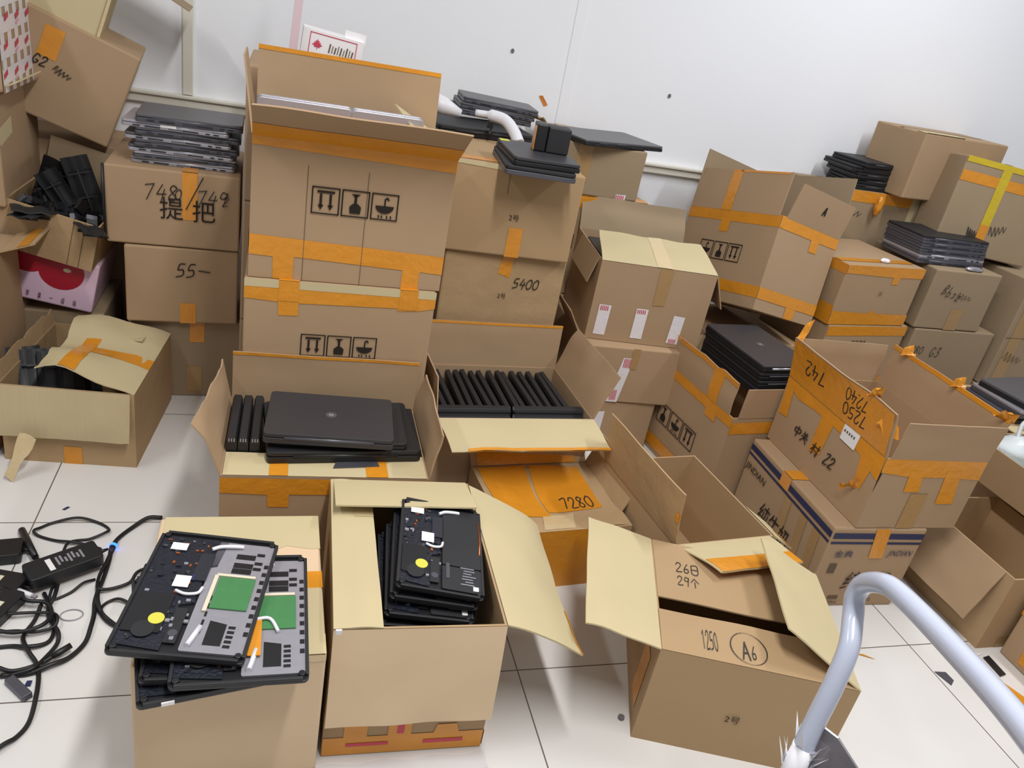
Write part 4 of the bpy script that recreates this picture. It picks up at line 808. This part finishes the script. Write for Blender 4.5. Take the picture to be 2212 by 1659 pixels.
b = MB(); b.tube([(-.605, 1.86, .012), (-.575, 1.80, .014), (-.545, 1.745, .016)], [.009, .01, .008], 'plastic_black', 10); b.tube([(-.545, 1.745, .016), (-.50, 1.70, .012)], .0045, 'cable_black', 8); tag(b.build('power_plug'), 'black plug end pointing away at the left, above the printed adapter', 'plug')
b = MB(); b.box((0, 0, .008), (.02, .07, .016), 'metal_dark'); o = b.build('metal_bracket', None, .002); o.location = (-.475, 1.335, 0); o.rotation_euler = (0, 0, .75); tag(o, 'grey metal bracket on the floor at the lower left edge', 'metal bracket')
for k, (x, y, m, lb) in enumerate(((-.595, 1.60, 'wire_white', 'white plug end at the left edge in the cable tangle'), (-.53, 1.605, 'wire_white', 'white plug end below the printed adapter in the cable tangle'))):
    b = MB(); b.tube([(-.02, 0, .012), (.018, 0, .012)], [.007, .006], m, 8); b.box((.024, 0, .012), (.012, .009, .005), 'metal_silver'); o = b.build('usb_plug'); o.location = (x, y, .012); o.rotation_euler = (0, 0, .4-.9*k); tag(o, lb, 'plug')

# ================================================================ hand truck handle at the lower right
HT = thing('hand_truck', 'hand truck with bent silver blue tube handle at the lower right edge', 'hand truck', (.70, .35, 0))
def rel(p): return (p[0]-.70, p[1]-.35, p[2])
hp = [(.640, .515, .16), (.665, .535, .40), (.690, .556, .54), (.707, .572, .614), (.719, .584, .67), (.734, .596, .726), (.751, .614, .773), (.769, .645, .80), (.772, .658, .823), (.7715, .652, .850), (.762, .618, .88), (.754, .58, .893), (.726, .484, .915), (.659, .342, .960), (.575, .20, 1.0), (.54, .13, .985), (.52, .11, .93), (.46, .05, .60), (.40, .0, .16)]
b = MB(); S = spline([rel(p) for p in hp], 7); b.tube(S, .0138, 'steel_paint', 18); b.build('handle_tube', HT)
b = MB(); b.prism(rrect(.50, .74, .03), .13, .16, 'plate_grey', Matrix.Translation((-.19, -.09, 0)) @ Matrix.Rotation(-.42, 4, 'Z')); b.build('platform', HT)
for x, y in ((-.02, .2), (-.38, .04), (.0, -.22), (-.36, -.38)):
    b = MB(); b.tube([(x-.015, y, .045), (x+.015, y, .045)], .045, 'plastic_black', 16); b.box((x, y, .11), (.04, .05, .045), 'metal_dark'); b.build('wheel', HT)
b = MB(); pl = [Vector(rel(p)) for p in ((.727, .588, .668), (.742, .560, .668), (.800, .505, .600), (.755, .520, .45), (.690, .550, .46))]
nn = (pl[1]-pl[0]).cross(pl[3]-pl[0]).normalized()*.004
b.quad(pl, 'plate_grey'); b.quad([p-nn for p in pl][::-1], 'plate_grey')
for i in range(5): j = (i+1) % 5; b.quad([pl[i], pl[i]-nn, pl[j]-nn, pl[j]], 'metal_silver')
pb_ = b.build('number_plate', HT)
b = MB(); c0 = pl[0]*.42+pl[2]*.33+pl[4]*.25; e1 = (pl[2]-pl[0]).normalized(); e2 = e1.cross(nn.normalized()); st, L = strokes_of('D')
for q in st: ribbon(b, smooth2(q), .13, 'marker_black', lambda x, y: c0+e1*.028*(x-.3)+e2*.03*(y-.5)+nn.normalized()*(.0012 if nn.z > 0 else -.0012)-(nn if nn.z < 0 else nn*0))
b.build('handwriting', pb_)
b = MB(); c1 = Vector(rel((.709, .574, .622))); ax = (Vector(rel((.734, .596, .726)))-Vector(rel((.69, .556, .54)))).normalized(); u_ = ax.cross(Vector((0, 0, 1))).normalized(); v_ = ax.cross(u_); rr = random.Random(4)
for k in range(26):
    a = rr.random()*2*PI; p = c1+ax*(-.03+.05*rr.random())+(u_*math.cos(a)+v_*math.sin(a))*.0145; q = p+(u_*math.cos(a)+v_*math.sin(a))*(.004+.016*rr.random())+ax*(.012+.022*rr.random()); s_ = (u_*math.cos(a+1.5)+v_*math.sin(a+1.5))*(.003+.004*rr.random())
    b.quad([p-s_, p+s_, q], 'wire_white')
b.tube([c1-ax*.06, c1-ax*.02, c1+ax*.012], .0152, 'wire_white', 14); b.build('frayed_tape', HT)

# ================================================================ bags, heat gun, white printed box, loose bits
def blob(name, label, cat, c, r, m, seed, sq=(1, 1, 1), tails=()):
    b = MB(); n1, n2 = 18, 12; P = []
    for i in range(n1+1):
        row = []
        for j in range(n2+1):
            a, t = 2*PI*(i % n1)/n1, PI*j/n2; d = Vector((math.cos(a)*math.sin(t), math.sin(a)*math.sin(t), math.cos(t)))
            k = r*(1+.35*noise.noise(d*1.7+Vector((seed, 0, 0)))+.16*abs(noise.noise(d*5+Vector((0, seed, 0)))))
            row.append((d.x*k*sq[0], d.y*k*sq[1], d.z*k*sq[2]+r*sq[2]*.7))
        P.append(row)
    b.grid(P, m)
    o = b.build(name); o.location = c; tag(o, label, cat)
    for t in tails: tb = MB(); tb.tube(spline(t, 6), .007, m, 6); tb.build('bag_handle', o)
    return o
blob('plastic_bag', 'white plastic bag bulging out of the shallow open carton at the right edge', 'plastic bag', (2.40, 1.70, .355), .085, 'bag_white', 3, (1.1, 1.1, .75), [[(0, .04, .1), (.02, .06, .15), (.05, .05, .16), (.07, .02, .1)]])
blob('plastic_bag', 'mint green plastic bag in the shallow open carton at the right edge', 'plastic bag', (2.375, 1.535, .365), .075, 'bag_green', 9, (1.1, 1.0, .7), [[(-.03, .05, .1), (-.03, .07, .14), (.0, .06, .12)]])
G = thing('heat_gun', 'white plastic heat gun with curved handle lying behind the tall stack', 'heat gun', (.60, 2.74, 1.044))
b = MB(); b.tube([(-.13, .06, .065), (-.08, .045, .052), (-.02, .03, .038)], [.034, .03, .012], 'wire_white', 14); b.build('nozzle', G)
b = MB(); b.tube(spline([(.03, .03, .048), (.08, .01, .05), (.125, -.02, .045), (.15, -.06, .02), (.165, -.10, -.012)], 5), [.012]*5+[.02]*16, 'wire_white', 12); b.build('handle', G)
b = MB(); b.box((.075, -.02, .022), (.02, .012, .02), 'plastic_black'); b.tube([(.08, -.022, .01), (.07, -.05, -.004)], .004, 'cable_black', 6); b.build('trigger', G)
PB = thing('printed_box', 'white cardboard box printed with a red maple leaf behind the top carton', 'box', (.112, 2.47, 1.171), (0, .10, 0))
b = MB(); b.box((0, .05, .055), (.17, .10, .115), 'paper_white'); b.build('box_body', PB, .001)
b = MB()
leaf = [(0, 1), (.14, .66), (.36, .78), (.3, .45), (.62, .5), (.5, .28), (.9, .1), (.45, -.12), (.5, -.3), (.06, -.22), (.05, -.6), (-.05, -.6), (-.06, -.22), (-.5, -.3), (-.45, -.12), (-.9, .1), (-.5, .28), (-.62, .5), (-.3, .45), (-.36, .78), (-.14, .66)]
b.quad([(-.042+.016*x, -.0012, .072+.018*y) for x, y in leaf], 'print_red'); b.build('leaf_print', PB)
b = MB()
for q in ([(-.064, .04), (-.064, .104)], [(-.064, .104), (.066, .104)], [(.066, .104), (.066, .04)]): ribbon(b, q, .0022, 'print_red', lambda x, y: (x, -.0012, y))
b.build('printed_frame', PB); b = MB()
for k in range(9): ribbon(b, [(-.008+.008*k, .062), (-.006+.008*k, .084-.003*(k % 3))], .0025 if k % 2 else .004, 'print_grey', lambda x, y: (x, -.0012, y))
b.build('printed_text', PB)
b = MB(); b.box((.06, .02, .117), (.06, .003, .03), 'paper_white', Matrix.Rotation(-.0, 4, 'Y')); b.build('lid_flap', PB)
b = MB(); b.box((0, 0, .25), (.022, .012, .5), 'pink_strip'); o = b.build('pink_lath', None, .001); o.location = (.008, 2.455, 1.171); o.rotation_euler = (0, .075, 0); tag(o, 'thin pinkish white lath standing beside the printed maple leaf box', 'lath')
b = MB(); b.box((0, 0, .0), (.06, .03, .03), 'label_cream'); o = b.build('foam_block', None, .003); o.location = (.235, 2.49, 1.186); tag(o, 'small pale foam block right of the printed maple leaf box', 'foam block')
def scrap(name, label, cat, pts, m, z=.0015, h=.001):
    b = MB(); b.prism(pts, 0, h, m); o = b.build(name); o.location = (0, 0, z); return tag(o, label, cat)
scrap('black_chip', 'black rectangular chip on the floor at the right, beyond the tube handle', 'scrap', [(2.02, 1.17), (2.045, 1.175), (2.05, 1.245), (2.025, 1.24)], 'plastic_black', h=.003)
scrap('grey_scrap', 'grey crumpled scrap stuck on the floor tile under the tube handle', 'scrap', [(1.815, 1.205), (1.85, 1.20), (1.852, 1.17), (1.83, 1.155)], 'metal_dark')
scrap('tape_scrap', 'orange piece of tape on the floor at the right edge', 'scrap', [(1.985, 1.14), (2.005, 1.155), (2.05, 1.05), (2.045, .99), (2.015, 1.01)], 'tape_orange', h=.003)
scrap('tape_scrap', 'thin yellow curl of tape on the floor left of the tube handle', 'scrap', [(1.60, 1.29), (1.63, 1.282), (1.655, 1.262), (1.63, 1.275)], 'tape_orange')
scrap('paper_scrap', 'white scrap of paper on the floor by the box with the wide flap', 'scrap', [(1.975, 1.25), (2.0, 1.262), (2.04, 1.255), (2.0, 1.245)], 'paper_white')
scrap('dark_crumb', 'dark round crumb on the floor left of the slotted carton', 'scrap', [(.826+.008*math.cos(a*PI/4), 1.142+.008*math.sin(a*PI/4)) for a in range(8)], 'plate_grey', h=.006)
scrap('dark_crumb', 'small dark crumb on the floor tile right of the slotted carton', 'scrap', [(1.585+.006*math.cos(a*PI/3), 1.352+.005*math.sin(a*PI/3)) for a in range(6)], 'plastic_black', h=.004)
scrap('blue_scrap', 'tiny blue scrap on the floor near the torn carton', 'scrap', [(-.535, 1.962), (-.525, 1.975), (-.518, 1.973), (-.528, 1.96)], 'print_navy')
scrap('blue_scrap', 'tiny blue scrap on the floor below the cable tangle', 'scrap', [(-.468, 1.345), (-.456, 1.345), (-.456, 1.36), (-.466, 1.36)], 'led_blue' if 0 else 'print_navy')
scrap('cardboard_scrap', 'pale sliver of cardboard on the floor by the foot of the front left carton', 'scrap', [(-.245, 1.40), (-.22, 1.385), (-.215, 1.39), (-.24, 1.408)], 'kraft_grey')
b = MB()
b.tube([(-.423+.024*math.cos(a*PI/10), 1.551+.018*math.sin(a*PI/10), .003) for a in range(21)], .0012, 'metal_frame', 5, False); tag(b.build('clear_ring'), 'thin translucent ring lying on the floor right of the cable tangle', 'ring')
b = MB(); P = [[(.12+.36*i/12, 1.045+.045*j/4+.004*math.sin(i*1.7), .003+.004*abs(noise.noise(Vector((i*.7, j*.9, 1))))) for j in range(5)] for i in range(13)]; b.grid(P, 'film_clear'); tag(b.build('plastic_film'), 'clear plastic film on the floor in front of the front middle box', 'plastic film')
b = MB(); b.box((0, 0, .006), (.012, .018, .012), 'wire_white'); o = b.build('connector', None, .001); o.location = (.142, 1.118, .342); tag(o, 'tiny white connector on the rim between the two front cartons', 'connector')
blob('paper_wad', 'crumpled white paper wad on the small orange taped carton', 'paper wad', (2.44, 2.66, .762), .012, 'paper_white', 5, (1.8, 1, .8))
blob('foil_scrap', 'crumpled dark foil hanging on the edge of the scribbled carton', 'foil scrap', (2.90, 2.645, .772), .02, 'metal_silver', 7, (2, .8, .5))
blob('tape_ball', 'crumpled orange tape tail on the carton under the black laptops', 'tape', (2.60, 3.0, .90), .022, 'tape_orange', 8, (.8, .6, 1.8))
